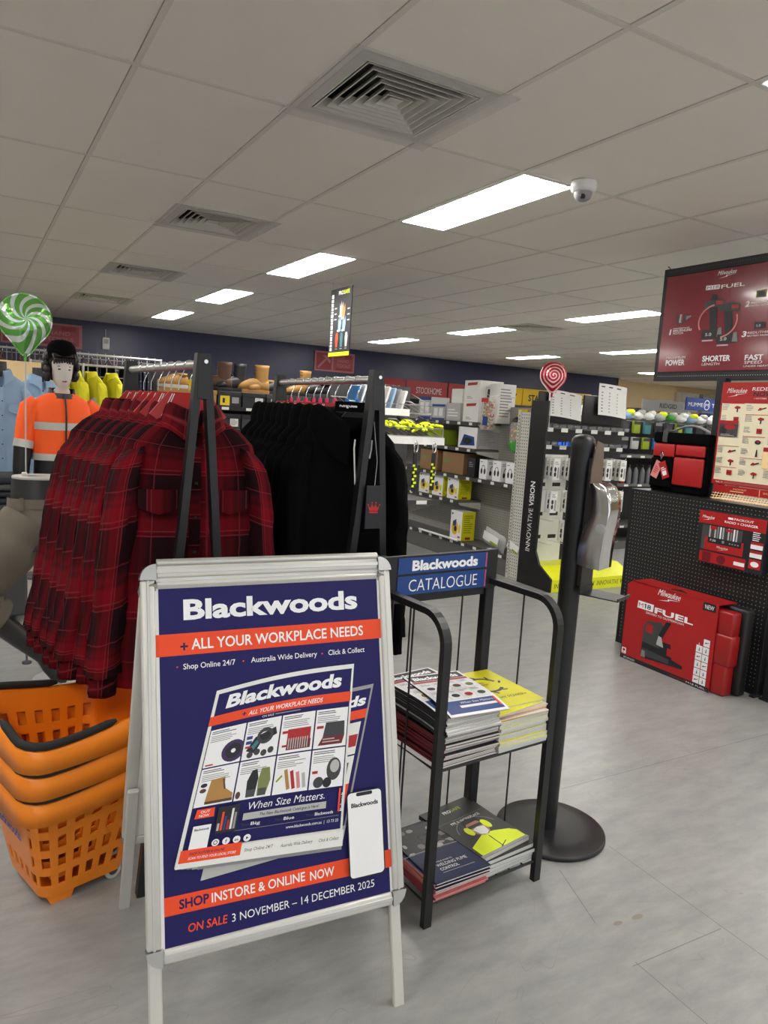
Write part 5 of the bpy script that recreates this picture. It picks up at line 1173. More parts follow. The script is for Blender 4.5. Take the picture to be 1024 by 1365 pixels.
for i in range(3):
    carton('glove_box', ('small pale disposable glove box beside the large white cartons', 'small pale disposable glove box with blue band, second from cartons', 'small pale disposable glove box with blue band, farthest')[i], SX+.01, 6.46+.29*i, 1.475, .25, .26, (.19, .17, .25)[i], 'lightgrey', (lambda P, w_, h: P.scribble(w_*.1, h*.2, w_*.9, h*.7, 3, 'paper')) if i == 0 else (lambda P, w_, h: (P.rect(0, h*.85, w_, h, 'blueprint'), P.rect(0, 0, w_, h*.12, 'blueprint'), P.rect(w_*.15, h*.25, w_*.45, h*.75, 'paper'), P.rect(w_*.55, h*.25, w_*.85, h*.75, 'paper'))))
carton('glove_box', 'small pale box stacked on the glove boxes, top shelf', SX+.03, 6.47, 1.667, .2, .2, .15, 'paper', None, sd_text)
# bags of ear plugs hung at the front
def beads(g, x0, x1, y0, y1, z0, z1, n, cols, r, seed):
    q = random.Random(seed)
    for i in range(n): g.ball((q.uniform(x0, x1), q.uniform(y0, y1), q.uniform(z0, z1)), r, r, r*1.4, cols[i % len(cols)], 6, 4)
t2 = thing('plug_jar', 'clear bag of red and orange ear plugs hanging at the shelf front', 'bag', (SX-.02, 5.93, 1.40))
g = G(); g.box(-.05, .05, -.075, .075, 0, .33, 'clearplastic', .02, 2); g.build('bag', t2)
o = G(); beads(o, -.04, .04, -.06, .06, .02, .29, 220, ('tan', 'pink', 'limegreen', 'redcard', 'peach'), .009, 3); ob = o.build('ear_plugs', t2); ob['kind'] = 'stuff'
g = G(); g.box(-.052, -.05, -.06, .02, .05, .14, 'blueprint'); g.box(-.053, -.05, -.05, .06, .28, .32, 'red'); g.build('label', t2)
g = G(); g.tube([(.32, 0, .345), (.0, 0, .345), (-.03, 0, .36)], .003, 6, 'wire'); g.build('hook', t2)
t2 = thing('plug_dispenser', 'clear ear plug dispenser with green outlet beside the perforated upright', 'dispenser', (SX+.10, 5.60, 1.20))
g = G(); g.lathe([(.06, .09), (.075, .12), (.078, .27), (.06, .30)], 20, 'clearplastic'); g.build('tub', t2)
o = G(); beads(o, -.045, .045, -.045, .045, .13, .25, 160, ('tan', 'pink', 'peach', 'limegreen'), .010, 8); ob = o.build('ear_plugs', t2); ob['kind'] = 'stuff'
g = G(); g.lathe([(.02, .0), (.05, .01), (.075, .05), (.08, .1), (.07, .12)], 20, 'greentub'); g.build('outlet', t2)
g = G(); g.lathe([(.06, .3), (.064, .31), (.04, .345), (.02, .35)], 18, 'black'); g.box(.0, .20, -.012, .012, .2, .23, 'black'); g.build('cap', t2)
carton('plug_card', 'yellow hanging card above the ear plug dispenser', SX+.2, 5.60, 1.53, .03, .14, .10, 'yellowboard', lambda P, w_, h: P.scribble(w_*.2, h*.2, w_*.8, h*.6, 2, 'ink'), None, None, 'card')
carton('instruction_card', 'grey instruction card under the ear plug dispenser', SX+.285, 5.53, .95, .01, .17, .26, 'lightgrey', lambda P, w_, h: (P.text('C', w_*.2, h*.35, w_*.2, h*.1, 'ink'), P.text('E', w_*.5, h*.35, w_*.2, h*.1, 'ink'), P.rect(w_*.15, h*.6, w_*.5, h*.85, 'grey')), None, None, 'card')
# blister packs and polybags near the bottom
def pouch(name, label, x, y, z, w_, h, m, rot=0, card=None, d=.05):
    o = thing(name, label, 'pack', (x, y, z), 0); g = G(); g.T = Matrix.Rotation(rot, 4, 'X')
    f = lambda s_: (lambda u, v: (s_*d/2*math.sin(PI*u)*math.sin(PI*v)**.7+.004*noise.noise(V((u*4, v*4, x))), (u-.5)*w_, v*h))
    g.surf(f(-1), 8, 8, m); g.surf(f(1), 8, 8, m); g.build('pouch', o)
    if card: g = G(); g.T = Matrix.Rotation(rot, 4, 'X'); g.box(-d*.5-.012, -d*.5-.004, -w_*.36, w_*.36, h*.35, h*.85, card[0]); g.box(-d*.5-.013, -d*.5-.012, -w_*.36, w_*.0, h*.35, h*.47, card[1]); g.build('label_card', o)
    return o
pouch('respirator_pack', 'grey half mask respirator in hanging pack beside the upright', SX+.2, 5.56, .42, .20, .40, 'darkgrey', 0, ('yellowboard', 'ink'), .10)
pouch('respirator_pack', 'second grey respirator pack hanging closest to the upright', SX+.2, 5.38, .38, .15, .42, 'glovegrey', 0, ('lightgrey', 'ink'), .09)
pouch('coverall_pack', 'white and lime packaged coverall lying on the bottom deck', SX+.06, 5.78, .23, .34, .17, 'lightgrey', rad(12), ('white', 'limegreen'), .10)
pouch('coverall_pack', 'smaller white packaged coverall nearest the upright on the bottom deck', SX+.04, 5.42, .23, .24, .15, 'grey', rad(20), ('white', 'limegreen'), .09)
tag(G().cyl((SX-.03, 6.28, .215), (SX-.03, 7.05, .215), .012, n=10, m='white').build('price_rail'), 'white price rail lying along the front of the bottom deck', 'rail')

# end display: lens stand
t = thing('lens_display', 'black and yellow safety glasses end display with vertical lettering', 'display stand', (4.55, 4.83, 0))
EW = 1.15
g = G(); g.prism([(.0, .0), (.0, .12), (.17, .22), (.235, .34), (.235, 1.71), (.46, 1.71), (.46, 0)], lambda a, b, d: (d-.02, a, b), .02, 'black')
P = Print(g, (-.02, .455, .30), (0, -1, 0), (0, 0, 1), base=.0006); P.text('INNOVATIVE', .140, .02, .40, .062, 'white_print', -.006, 0, True); P.text('VISION', .140, .44, .23, .062, 'white_print', .02, 0, True)
g.build('side_panel', t)
g = G(); g.box(0, EW, .42, .46, .1, 1.52, 'black'); g.build('back_board', t)
for x0 in (.0, .56):
    g = G(); g.box(x0+.01, x0+.55, .40, .42, 1.52, 1.80, 'black', .01, 2); g.build('header_board', t)
g = G(); g.box(.04, .44, .405, .42, .2, 1.22, 'paper'); 
for z in (.42, .64, .92):
    for x in (.08, .27): g.box(x, x+.10, .4035, .405, z, z+.035, 'ink')
g.build('white_panel', t)
C('displayyellow', (228, 232, 20), rough=.35)
g = G(); g.prism([(0, 0), (0, .11), (.20, .20), (.42, .20), (.42, 0)], lambda a, b, d: (d, a, b), EW-.13, 'displayyellow'); P = Print(g, (0, 0, 0), (1, 0, 0), (0, 0, 1), base=.0006); P.text('INNOVATIVE', .03, .035, .32, .045, 'ink', -.006, .15); P.text('VISION', .36, .035, .16, .045, 'ink', .02, .15); P.text('INNOVATIVE', .56, .035, .28, .045, 'ink', -.006, .15); P.text('VISION', .86, .035, .14, .045, 'ink', .02, .15); g.build('yellow_base', t)
for z in (.40, .62, .90, 1.20):
    for x in (.10, .29, .48, .76, .95):
        g = G(); g.tube([(x, .42, z), (x, .17, z), (x, .155, z+.015)], .003, 6, 'white'); g.build('hook', t)
def lens_pack(lab):
    o = thing('glasses_pack', lab, 'pack', (0, 0, 0), 0, 'white packs of safety glasses on the end display hooks'); g = G(); g.box(-.036, .036, -.012, .012, -.19, .008, 'paper', .003); P = Print(g, (-.036, -.012, -.19), (1, 0, 0), (0, 0, 1), base=.0006)
    P.ell(.022, .10, .012, .022, 'ink'); P.ell(.022, .055, .012, .022, 'ink'); P.scribble(.012, .14, .06, .175, 2, 'printgrey'); P.rect(.045, .02, .062, .12, 'printgrey'); g.build('box', o); return o
lp = lens_pack('x'); first = True
rows = {1.20: (.10, .29, .48, .76, .95), .90: (.10, .29, .48, .95), .62: (.29, .48)}
nmz = {1.20: 'top hook row', .90: 'second hook row', .62: 'third hook row'}
for z, xs in rows.items():
    for x in xs:
        for k in range(3 if z > 1 else 2):
            o = lp if first else dup(lp); first = False
            o.location = (4.55+x, 4.83+.19+.055*k, z-.012); o.rotation_euler[2] = rad(-8+5*k)
            o['label'] = 'white safety glasses pack on the %s of the end display, %s' % (nmz[z], 'in front' if k == 0 else 'behind another')
def specs(lab, lens):
    o = thing('safety_glasses', lab, 'glasses', (0, 0, 0), 0, 'safety glasses displayed on the end stand'); g = G()
    for s_ in (-1, 1): g.surf(lambda u, v: (s_*(.008+.058*u), -.016*math.cos(u*1.4)-.0, .018*(v-.5)*2*(1-.25*u*u)), 8, 4, lens)
    g.build('lens', o); g = G()
    g.tube([(-.068, .0, .014), (-.03, -.016, .02), (0, -.017, .017), (.03, -.016, .02), (.068, 0, .014)], .003, 6, 'ink'); g.build('frame', o)
    for s_ in (-1, 1): g = G(); g.tube([(s_*.068, 0, .013), (s_*.07, .06, .012), (s_*.066, .12, -.008)], .0025, 6, 'ink'); g.build('arm', o)
    return o
C('bluemirror', (60, 110, 230), metal=.9, rough=.1)
sg = specs('x', 'glass'); sb = specs('x', 'bluemirror'); first = True
for r, z in enumerate((1.49, 1.33)):
    for c, x in enumerate((.10, .28, .46, .66, .84, 1.02)):
        if r == 1 and c == 1: o = sb
        else:
            o = sg if first else dup(sg); first = False
        o.location = (4.55+x, 4.83+.30, z); o.rotation_euler[2] = rad(-20)
        o['label'] = ('blue mirrored safety glasses on the lower row of the end display' if o is sb else 'clear safety glasses on the %s row of the end display, %s from left' % (('upper', 'lower')[r], ('first', 'second', 'third', 'fourth', 'fifth', 'sixth')[c]))
        g = G(); g.box(-.045, .045, .0, .09, -.03, -.022, 'glass'); g.box(-.04, .04, -.004, .0, -.055, -.018, 'paper'); h_ = g.build('ledge', t, (x, .32, z)); 
        g = G(); g.tube([(x-.06, .42, z-.02), (x-.06, .29, z-.02)], .002, 5, 'wire'); g.build('glasses_rest', t)
def chart(lab, x, z, w_, h, curl):
    o = thing('lens_chart', lab, 'leaflet', (4.55+x, 4.83+.37, z), 0); g = G()
    for s_ in (0, .0015): g.surf(lambda u, v: (w_*u, -.05*curl*u**3+s_-.02*(1-v)**2, h*v-.035*u*u*curl), 10, 6, 'paper')
    P = Print(g, (0, -.0005, 0), (1, 0, 0), (0, 0, 1), base=.0015, bend=lambda a, b: .05*curl*(a/w_)**3+.02*(1-b/h)**2, warp=lambda a, b: (a, b-.035*(a/w_)**2*curl))
    for c in range(3): P.scribble(w_*(.08+.29*c), h*.86, w_*(.3+.29*c), h*.95, 1, 'printdark')
    for c in range(3):
        for r in range(7): P.rect(w_*(.10+.29*c), h*(.1+.1*r), w_*(.17+.27*c), h*(.14+.1*r), 'printgrey')
    g.build('sheet', o)
chart('white curled lens chart leaflet at the top left of the glasses display', .10, 1.58, .36, .24, 1.0); chart('white lens chart leaflet standing higher at the top right of the display', .72, 1.62, .34, .30, .7)
balloon('red and white spiral foil balloon above the end display', 'redfoil', (4.50, 5.00, 1.93), .112, rad(-34), .05, 1.45)
C('redboard', (140, 34, 38))
# ================================================================== glove end rack
t = thing('glove_rack', 'wire glove rack with white price rail behind the hoodies', 'rack', (2.08, 4.0, 0))
g = G(); g.box(0, .62, .44, .46, 0, 1.70, 'darkgrey'); g.build('back_panel', t)
g = G(); g.box(.0, .63, -.008, .004, 1.325, 1.372, 'white'); P = Print(g, (0, -.008, 1.325), (1, 0, 0), (0, 0, 1)); P.rect(.38, .006, .46, .04, 'paper'); P.rect(.52, .006, .58, .04, 'paper'); g.build('price_rail', t)
def wire_tray(z0, z1, y0, y1):
    g = G(); g.tube([(0, y0, z0), (.62, y0, z0), (.62, y1, z1), (0, y1, z1)], .004, 6, 'wire', True)
    for q in range(12): g.tube([(.05+.05*q, y0, z0), (.05+.05*q, y1, z1)], .002, 5, 'wire')
    g.tube([(0, y0, z0+.055), (.62, y0, z0+.055), (.62, y1, z1+.055)], .003, 6, 'wire'); g.tube([(.62, y0, z0), (.62, y0, z0+.055)], .003, 6, 'wire'); g.build('wire_tray', t)
wire_tray(1.375, 1.475, 0, .42); wire_tray(1.52, 1.60, .16, .43)
g = G(); g.box(.0, .44, .14, .155, 1.50, 1.545, 'white'); g.build('upper_price_rail', t)
g = G(); g.box(.2, .62, -.01, .44, .94, .955, 'shelfdark'); g.box(.36, .62, -.014, -.01, .935, .965, 'tagstrip'); g.box(.44, .52, -.016, -.014, .938, .962, 'paper'); g.prism([(0, .94), (.44, .94), (.44, .80), (.06, .92)], lambda a, b, d: (.60+d, a, b), .004, 'gondolagrey'); g.build('low_shelf', t)
for i in range(9):
    m = ('blueclip', 'white', 'lightblue', 'printgrey', 'white', 'paper', 'lightblue', 'printgrey', 'white')[i]
    o = thing('glove_card', ('%s carded glove packet leaning on the upper glove rack tier, %s from the left' % ({'blueclip': 'blue', 'lightblue': 'pale blue', 'printgrey': 'grey'}.get(m, 'white'), ords[i] if i else 'first')), 'packet', (2.12+.044*i, 4.175, 1.545), 0, 'carded gloves on the upper glove tier')
    g = G(); g.T = Matrix.Rotation(rad(16), 4, 'Y'); g.box(0, .016, 0, .13, 0, .155-.006*abs(i-3), m, .004); g.box(.0165, .018, .01, .12, .03, .06, 'blueprint' if i % 2 else 'printdark'); g.build('packet', o)
def glove():
    o = thing('work_glove', 'x', 'glove', (0, 0, 0), 0, 'lime and black gloves on the lower glove tier'); g = G()
    g.ball((0, .09, .02), .048, .055, .02, 'lime', 12, 8); g.build('palm', o)
    for i, (x, l, a) in enumerate(((-.038, .06, -.2), (-.013, .075, -.06), (.013, .072, .06), (.037, .055, .2))):
        g = G(); g.tube([(x, .05, .022), (x+a*.1, .05-l*.5, .03), (x+a*.3, .05-l, .022), (x+a*.34, .043-l, .02)], [.013, .0125, .011, .006], 8, 'lime'); g.box(x-.006+a*.1, x+.006+a*.1, .05-l*.7, .05-l*.2, .038, .044, 'ink', .003); g.build('finger', o)
    g = G(); g.tube([(.04, .10, .02), (.065, .075, .026), (.07, .045, .024)], [.016, .014, .008], 8, 'ink'); g.build('thumb', o)
    g = G(); g.loft([[V((.042*math.cos(2*PI*k/12), .13+.0, .02+.018*math.sin(2*PI*k/12))) for k in range(12)], [V((.046*math.cos(2*PI*k/12), .19, .022+.02*math.sin(2*PI*k/12))) for k in range(12)]], 'ink'); g.build('cuff', o); return o
gl = glove()
for i, x in enumerate((2.17, 2.29, 2.40, 2.52, 2.63)):
    o = gl if i == 0 else dup(gl); o.location = (x, 4.08+.02*(i % 2), 1.405+.01*(i % 2)); o.rotation_euler = (rad(14), rad((5, -8, 4, 10, -12)[i]), rad((8, -12, 20, -6, -22)[i]))
    o['label'] = 'lime and black work glove on the lower glove tier, %s' % ('partly behind the hoodie rack', 'second from left', 'in the middle', 'second from right', 'rightmost one')[i]
for i, (x, zb) in enumerate(((2.49, 1.02), (2.63, 1.03))):
    o = thing('tool_lanyard', ('black and lime lanyard hanging right beside the hoodie sleeve', 'black and lime lanyard with silver clip at the glove rack corner')[i], 'lanyard', (x, 3.985, 0), 0, 'lanyards under the glove rack')
    g = G(); g.tube([(0, 0, 1.345), (-.014, 0, 1.32), (-.012, 0, 1.285), (.0, 0, 1.272), (.012, 0, 1.285), (.014, 0, 1.32)], .005, 8, 'chrome', True); g.build('clip', o)
    g = G(); g.box(-.016, .016, -.006, .006, zb, 1.272, 'ink', .004)
    for q in range(7): g.box(-.020+.012*(q % 2), -.004+.016*(q % 2), -.009, -.006, zb+.03+.022*q, zb+.044+.022*q, 'lime')
    g.build('strap', o)

# ================================================================== boot gondola
t = thing('boot_gondola', 'dark boot gondola of stacked shoe boxes between the two clothes racks', 'shelving', (1.35, 6.0, 0))
g = G(); g.box(0, 1.95, .40, .43, 0, 1.75, 'darkgrey'); g.build('back_panel', t)
for z in (.30, .72, 1.175, 1.485):
    g = G(); g.box(0, 1.95, 0, .42, z-.03, z, 'black'); 
    for q in range(9): g.box(.06+.21*q, .12+.21*q, -.003, 0, z-.027, z-.004, 'paper')
    g.build('shelf', t)
for x in (-.02, 1.95):
    g = G(); g.box(x, x+.02, .36, .43, 0, 1.78, 'blackmetal'); g.build('upright', t)
def shoebox(i, x, z, m, lidm, lab, k):
    o = thing('shoe_box', lab, 'box', (x, 6.01, z), 0, 'shoe boxes on the boot gondola')
    g = G(); g.box(0, .20, .004, .32, 0, .10, m, .002); P = Print(g, (0, .004, 0), (1, 0, 0), (0, 0, 1))
    if k == 'w': P.rect(.11, .02, .18, .085, 'paper'); P.scribble(.115, .03, .175, .08, 4, 'printgrey')
    elif k == 'y': P.rect(.02, .01, .10, .095, 'yellowtag'); P.rect(.04, .03, .06, .07, 'ink'); P.rect(.12, .03, .18, .08, 'printgrey')
    else: P.rect(.04, .02, .12, .085, 'lightgrey'); P.scribble(.05, .03, .11, .08, 3, 'printdark'); P.poly([(.12, .06), (.2, .06), (.2, .1), (.12, .1)], 'orangeprint')
    g.build('tray', o); g = G(); g.box(-.003, .203, 0, .324, .09, .125, lidm, .002); g.build('lid', o)
seq = [('tan', 'tan', 'y'), ('tan', 'tan', 'y'), ('ink', 'ink', 'y'), ('ink', 'ink', 'w'), ('ink', 'printdark', 'o'), ('ink', 'printdark', 'o'), ('ink', 'ink', 'w'), ('ink', 'ink', 'w'), ('printdark', 'ink', 'w')]
kn = {'y': 'with yellow label', 'w': 'with white label', 'o': 'with orange corner'}
for i, (m, l, k) in enumerate(seq): shoebox(i, 1.375+.212*i, 1.485, m, l, '%s shoe box %s, %s from left on the upper boot shelf' % ('tan' if m == 'tan' else 'black', kn[k], 'first' if i == 0 else ords[i]), k)
for r in range(2):
    for i in range(9):
        m = 'orangeprint' if i in (4, 5) and r < 2 else 'ink'
        shoebox(i, 1.375+.212*i, 1.175+.127*r, 'ink' if r == 0 or i % 3 else 'printdark', 'redcard' if m != 'ink' else 'ink', '%s shoe box, %s layer, %s from left on the second boot shelf' % ('red-lidded' if m != 'ink' else 'black', ('lower', 'upper')[r], 'first' if i == 0 else ords[i]), 'w')
def boot(lab, x, z, m, sole, high, rz, s_=1.0):
    o = thing('work_boot', lab, 'boot', (x, 6.13, z), rz, 'boots on top of the shoe boxes'); o.scale = (s_, s_, s_)
    def rg(y, hw, h): return [V((hw*math.copysign(abs(math.cos(2*PI*k/16))**.8, math.cos(2*PI*k/16)), y, .022+h/2+h/2*math.sin(2*PI*k/16))) for k in range(16)]
    g = G(); g.loft([rg(*q) for q in ((-.145, .018, .05), (-.14, .03, .085), (-.10, .038, .10), (-.04, .04, .11), (.02, .042, .098), (.08, .046, .072), (.12, .044, .06), (.145, .03, .045), (.152, .012, .03))], m)
    top = .24 if high else .135
    g.loft([[V((.036*a*math.cos(2*PI*k/18), -.075+.058*b*math.sin(2*PI*k/18)-.15*(z_-.09)*.25, z_)) for k in range(18)] for z_, a, b in ((.06, 1, 1.05), (.11, 1.05, 1.0), (top-.03, 1.12, 1.02), (top, 1.2, 1.1), (top-.002, 1.0, .9), (top-.05, .85, .75))], m, True); g.build('upper', o)
    g = G(); g.loft([[V((a*math.cos(2*PI*k/24)*(1-.15*math.sin(2*PI*k/24)), .004+.158*b*math.sin(2*PI*k/24), z_)) for k in range(24)] for z_, a, b in ((0, .046, .98), (.012, .049, 1), (.03, .047, .98))], sole); g.build('sole', o)
    g = G()
    for q in range(5 if high else 4): zz = .10+.03*q*(1 if high else .4); yy = .02-.022*q if q < 3 else -.03; g.tube([(-.022, yy, zz), (0, yy+.012, zz+.008), (.022, yy, zz)], .0035, 5, 'ink')
    g.build('laces', o)
for a in (('tan high-leg work boot standing on the boxes', 2.13, 1.612, 'tan', 'tan', True, 1.4), ('small tan boot half hidden behind the clothes rail, far left of boots', 1.46, 1.612, 'tan', 'lightgrey', False, 1.9, .9),
          ('maroon brown boot beside the rack top, partly hidden by it', 1.80, 1.612, 'brown', 'ink', True, 1.2), ('black work boot just right of the plaid shirt rack top', 1.95, 1.612, 'ink', 'ink', True, 1.9), ('yellow-tan low boot beside the high tan boot', 2.22, 1.612, 'tan', 'tan', False, 1.8, .9),
          ('dark navy boot right of the tan high boot', 2.36, 1.612, 'printdark', 'ink', False, 1.5), ('tan and black boot, left of the black trainer', 2.56, 1.612, 'tan', 'ink', True, 1.9, .95), ('black safety trainer farthest right on the boxes', 2.87, 1.612, 'ink', 'printdark', False, 1.65, 1.15), ('black trainer pair mate lying beside the farthest right trainer', 2.72, 1.612, 'ink', 'printdark', False, 1.3)):
    boot(*a)

# ================================================================== hanging glove poster
t = thing('hanging_poster', 'black hanging glove poster with lime bottom strip, hung from ceiling wires', 'poster', (3.0, 6.49, 2.01))
g = G(); g.box(0, .008, -.44, 0, 0, .615, 'ink'); P = Print(g, (0, 0, 0), (0, -1, 0), (0, 0, 1), base=.0008)
P.rect(0, 0, .44, .035, 'lime'); P.text('PRO', .17, .555, .10, .035, 'white_print', .03); P.text('SAFE', .275, .555, .12, .035, 'lime', .03)
q_ = random.Random(9); z = .05
while z < .56: h = q_.uniform(.012, .045); P.rect(.028, z, .072, z+h, 'white_print'); z += h+.008
for x, m in ((.17, 'orangeprint'), (.27, 'teal'), (.37, 'lightgrey')): P.poly([(x-.02, .08), (x+.02, .08), (x+.03, .17), (x+.018, .21), (x-.018, .21), (x-.03, .16)], m); P.rect(x-.025, .062, x+.02, .068, 'lightgrey')
for k, (x, y, m) in enumerate(((.24, .42, 'lightgrey'), (.29, .40, 'tan'), (.22, .29, 'lightblue'), (.31, .29, 'lightblue'))): P.poly([(x-.03, y-.07), (x+.02, y-.07), (x+.035, y), (x+.03, y+.07), (x+.01, y+.02), (x, y+.08), (x-.015, y+.02), (x-.03, y+.06)], m); P.ell(x-.03, y-.06, .02, .01, 'white_print')
for z in (.33, .38, .43): P.rect(.10, z, .15, z+.012, 'lightgrey'); P.rect(.37, z-.02, .42, z-.008, 'lightgrey')
g.build('sheet', t)
for y in (-.03, -.41): g = G(); g.tube([(.004, y, .61), (.004, y+.01, CEIL-2.01)], .0018, 5, 'wire'); g.build('wire', t)

# ================================================================== things along the blue wall
C('woodlath', (150, 150, 150))
def wallsign(lab, x, z, w_, icon):
    o = thing('wall_sign', lab, 'sign', (x, 12.985, z)); g = G(); g.box(0, w_, -.02, 0, 0, .37, 'fadedpink'); P = Print(g, (0, -.02, 0), (1, 0, 0), (0, 0, 1), base=.002, lift=.0005)
    P.rect(.03, .03, w_*.42, .34, 'fadedred')
    if icon: P.line(.07, .06, w_*.32, .27, .04, 'fadedpink'); P.poly([(w_*.18, .29), (w_*.28, .30), (w_*.40, .2), (w_*.37, .15), (w_*.28, .24)], 'fadedpink')
    else: P.poly([(w_*.2, .12), (w_*.27, .185), (w_*.2, .25), (w_*.13, .185)], 'fadedpink')
    P.rect(w_*.46, .03, w_*.96, .34, 'fadedred2'); P.text('HAND', w_*.57, .19, w_*.28, .06, 'fadedpink', .03); P.text('TOOLS', w_*.55, .10, w_*.34, .06, 'fadedpink', .03); P.rect(w_*.74, .26, w_*.92, .33, 'fadedred'); P.rect(w_*.52, .04, w_*.92, .075, 'fadedred')
    g.build('panel', o)
C('fadedred2', (160, 74, 82))
wallsign('faded red hand tools wall sign behind the green balloon', .45, 2.235, 1.17, False); wallsign('faded red hand tools wall sign with hammer below the hanging poster', 5.72, 2.235, .84, True)
t = thing('wall_control', 'small white control box on the blue wall', 'control', (1.93, 12.985, 2.27)); g = G(); g.box(0, .11, -.03, 0, 0, .19, 'white', .006); g.box(.02, .09, -.032, -.03, .09, .16, 'lightgrey'); g.build('case', t); g = G(); g.tube([(.05, -.01, .19), (.05, -.005, .32)], .004, 5, 'white'); g.build('cable', t)
t = thing('wall_shelving', 'long dark shelving along the blue wall under red and yellow boards', 'shelving', (6.6, 12.5, 0))
g = G(); g.box(0, 6.3, .40, .45, 0, 1.86, 'darkgrey'); g.build('back_panel', t)
for z in (.3, .8, 1.3, 1.86): g = G(); g.box(0, 6.3, 0, .42, z-.03, z, 'shelfdark'); g.build('shelf', t)
for i, (x, w_) in enumerate(((6.68, .84), (7.55, .98), (8.56, .92))):
    o = thing('header_board', ('red header board farthest left above the wall shelving', 'red header board with white outlined lettering above the wall shelving', 'red header board behind the white cartons')[i], 'sign', (x, 12.62, 1.865), 0, 'red boards along the blue wall'); g = G(); g.box(0, w_, -.02, 0, 0, .33, 'redboard'); P = Print(g, (0, -.02, 0), (1, 0, 0), (0, 0, 1), base=.002, lift=.0005); P.text('STOCKHOME', w_*.24, .08, w_*.62, .13, 'lightgrey', .03); g.build('board', o)
for i in range(3):
    o = thing('header_board', 'yellow header board with black lettering above wall shelving, %s' % ('partly behind white cartons', 'just left of the red balloon', 'behind the glasses display')[i], 'sign', (9.50+1.02*i, 12.62, 1.865), 0, 'yellow boards along the blue wall'); g = G(); g.box(0, 1.0, -.02, 0, 0, .36, 'yellowboard'); P = Print(g, (0, -.02, 0), (1, 0, 0), (0, 0, 1), base=.002, lift=.0005); P.text('STANLEY', .16, .10, .70, .14, 'ink', .03); g.build('board', o)
# clothing rails at the back left
def rail(label, x0, x1, y, z):
    t = thing('clothing_rail', label, 'clothes rail', (x0, y, 0)); g = G(); g.cyl((0, 0, z), (x1-x0, 0, z), .016, n=8, m='alu'); g.build('rail', t)
    for x in (0, (x1-x0)/2, x1-x0): g = G(); g.cyl((x, .0, 0), (x, .0, z+.02), .018, n=8, m='alu'); g.build('post', t)
    g = G(); 
    for q in range(int((x1-x0)/.12)+1): g.box(.12*q, .12*q+.012, .30, .312, .4, z+.05, 'woodlath')
    for q in range(12): g.box(0, x1-x0, .312, .324, .5+.14*q, .512+.14*q, 'woodlath')
    g.build('mesh_panel', t)
rail('back left clothing rail of dark trousers near the blue wall', -.6, 2.55, 11.5, 2.09)
rail('clothing rail holding the yellow high visibility jackets', .7, 1.95, 10.5, 1.90)
def trs(m):
    o = thing('work_trousers', 'x', 'trousers', (0, 0, 0), 0, 'dark trousers on the back left rail'); g = G()
    g.surf(lambda u, v: (-.022-.012*math.sin(PI*v), -.2+.4*u+.02*math.sin(9*v), -.17-1.0*v), 6, 8, m); g.surf(lambda u, v: (.022+.012*math.sin(PI*v), .2-.4*u+.02*math.sin(9*v), -.17-1.0*v), 6, 8, m); g.add([(-.022, -.2, -.17), (.022, -.2, -.17), (.022, .2, -.17), (-.022, .2, -.17)], [(0, 1, 2, 3)], m); g.build('cloth', o)
    g = G(); g.bar((0, -.2, -.15), (0, .2, -.15), .02, .02, 'woodhanger', (0, 0, 1)); g.tube([(0, -.19, -.15), (0, 0, -.05), (0, .19, -.15)], .008, 6, 'woodhanger'); g.tube([(0, 0, -.05), (.0, .018, .0), (0, 0, .019), (0, -.018, .0)], .003, 5, 'chrome'); g.build('hanger', o); return o
C('darknavy', (34, 36, 48), rough=.9); tr1 = trs('darknavy'); first = True
for i in range(26):
    x = -.5+.115*i
    o = tr1 if first else dup(tr1); first = False; o.location = (x, 11.5, 2.09); o.rotation_euler[2] = rad(RND.uniform(-10, 10))
    o['label'] = 'dark trousers on a wooden hanger, back left rail near the blue wall'
hv = garment('hi_vis_jacket', 'hivis', 2.2, pocket=False); hv['category'] = 'jacket'; hv['group'] = 'yellow high visibility jackets'
g = G(); g.loft([[V((a*math.cos(2*PI*k/24), b*.78*math.sin(2*PI*k/24), z)) for k in range(24)] for z, a, b in ((-.50, .243, .112), (-.66, .25, .115), (-.96, .262, .118))], 'darknavy', False); g.build('navy_lower', hv)
g = G(); g.loft([[V((a*math.cos(2*PI*k/24), b*.78*math.sin(2*PI*k/24), z)) for k in range(24)] for z, a, b in ((-.42, .242, .112), (-.475, .243, .113))], 'silvertape', False); g.build('reflective_band', hv)
for i, (x, rz) in enumerate(((.95, -40), (1.22, -62), (1.42, -50), (1.68, -60))):
    o = hv if i == 0 else dup(hv); o.location = (x, 10.5, 1.90); o.rotation_euler[2] = rad(rz); o['label'] = 'yellow and navy high visibility jacket behind the mannequin, %s' % ('beside its face', 'second from left', 'third from left', 'rightmost one')[i]
t = thing('display_board', 'pale board behind the light blue shirts at the left edge', 'board', (-.35, 7.6, 0)); g = G(); g.box(0, .95, 0, .03, .2, 1.78, 'peach'); g.build('board', t); 
g = G(); g.box(.05, .12, -.15, .2, 0, .2, 'darkgrey'); g.build('foot', t); g = G(); g.box(.82, .9, -.15, .2, 0, .2, 'darkgrey'); g.build('foot', t)
t = thing('dark_trouser_table', 'low dark stand of folded dark clothing behind the running mannequin', 'stand', (-.3, 5.2, 0)); g = G(); g.box(0, .62, 0, .5, .05, .78, 'darkgrey', .01); g.build('stand', t)
for q in range(4): g = G(); g.box(.04, .58, .04, .46, .78+.045*q, .82+.045*q, ('darknavy', 'ink', 'darkgrey', 'darknavy')[q], .015, 2); g.build('folded_cloth', t)

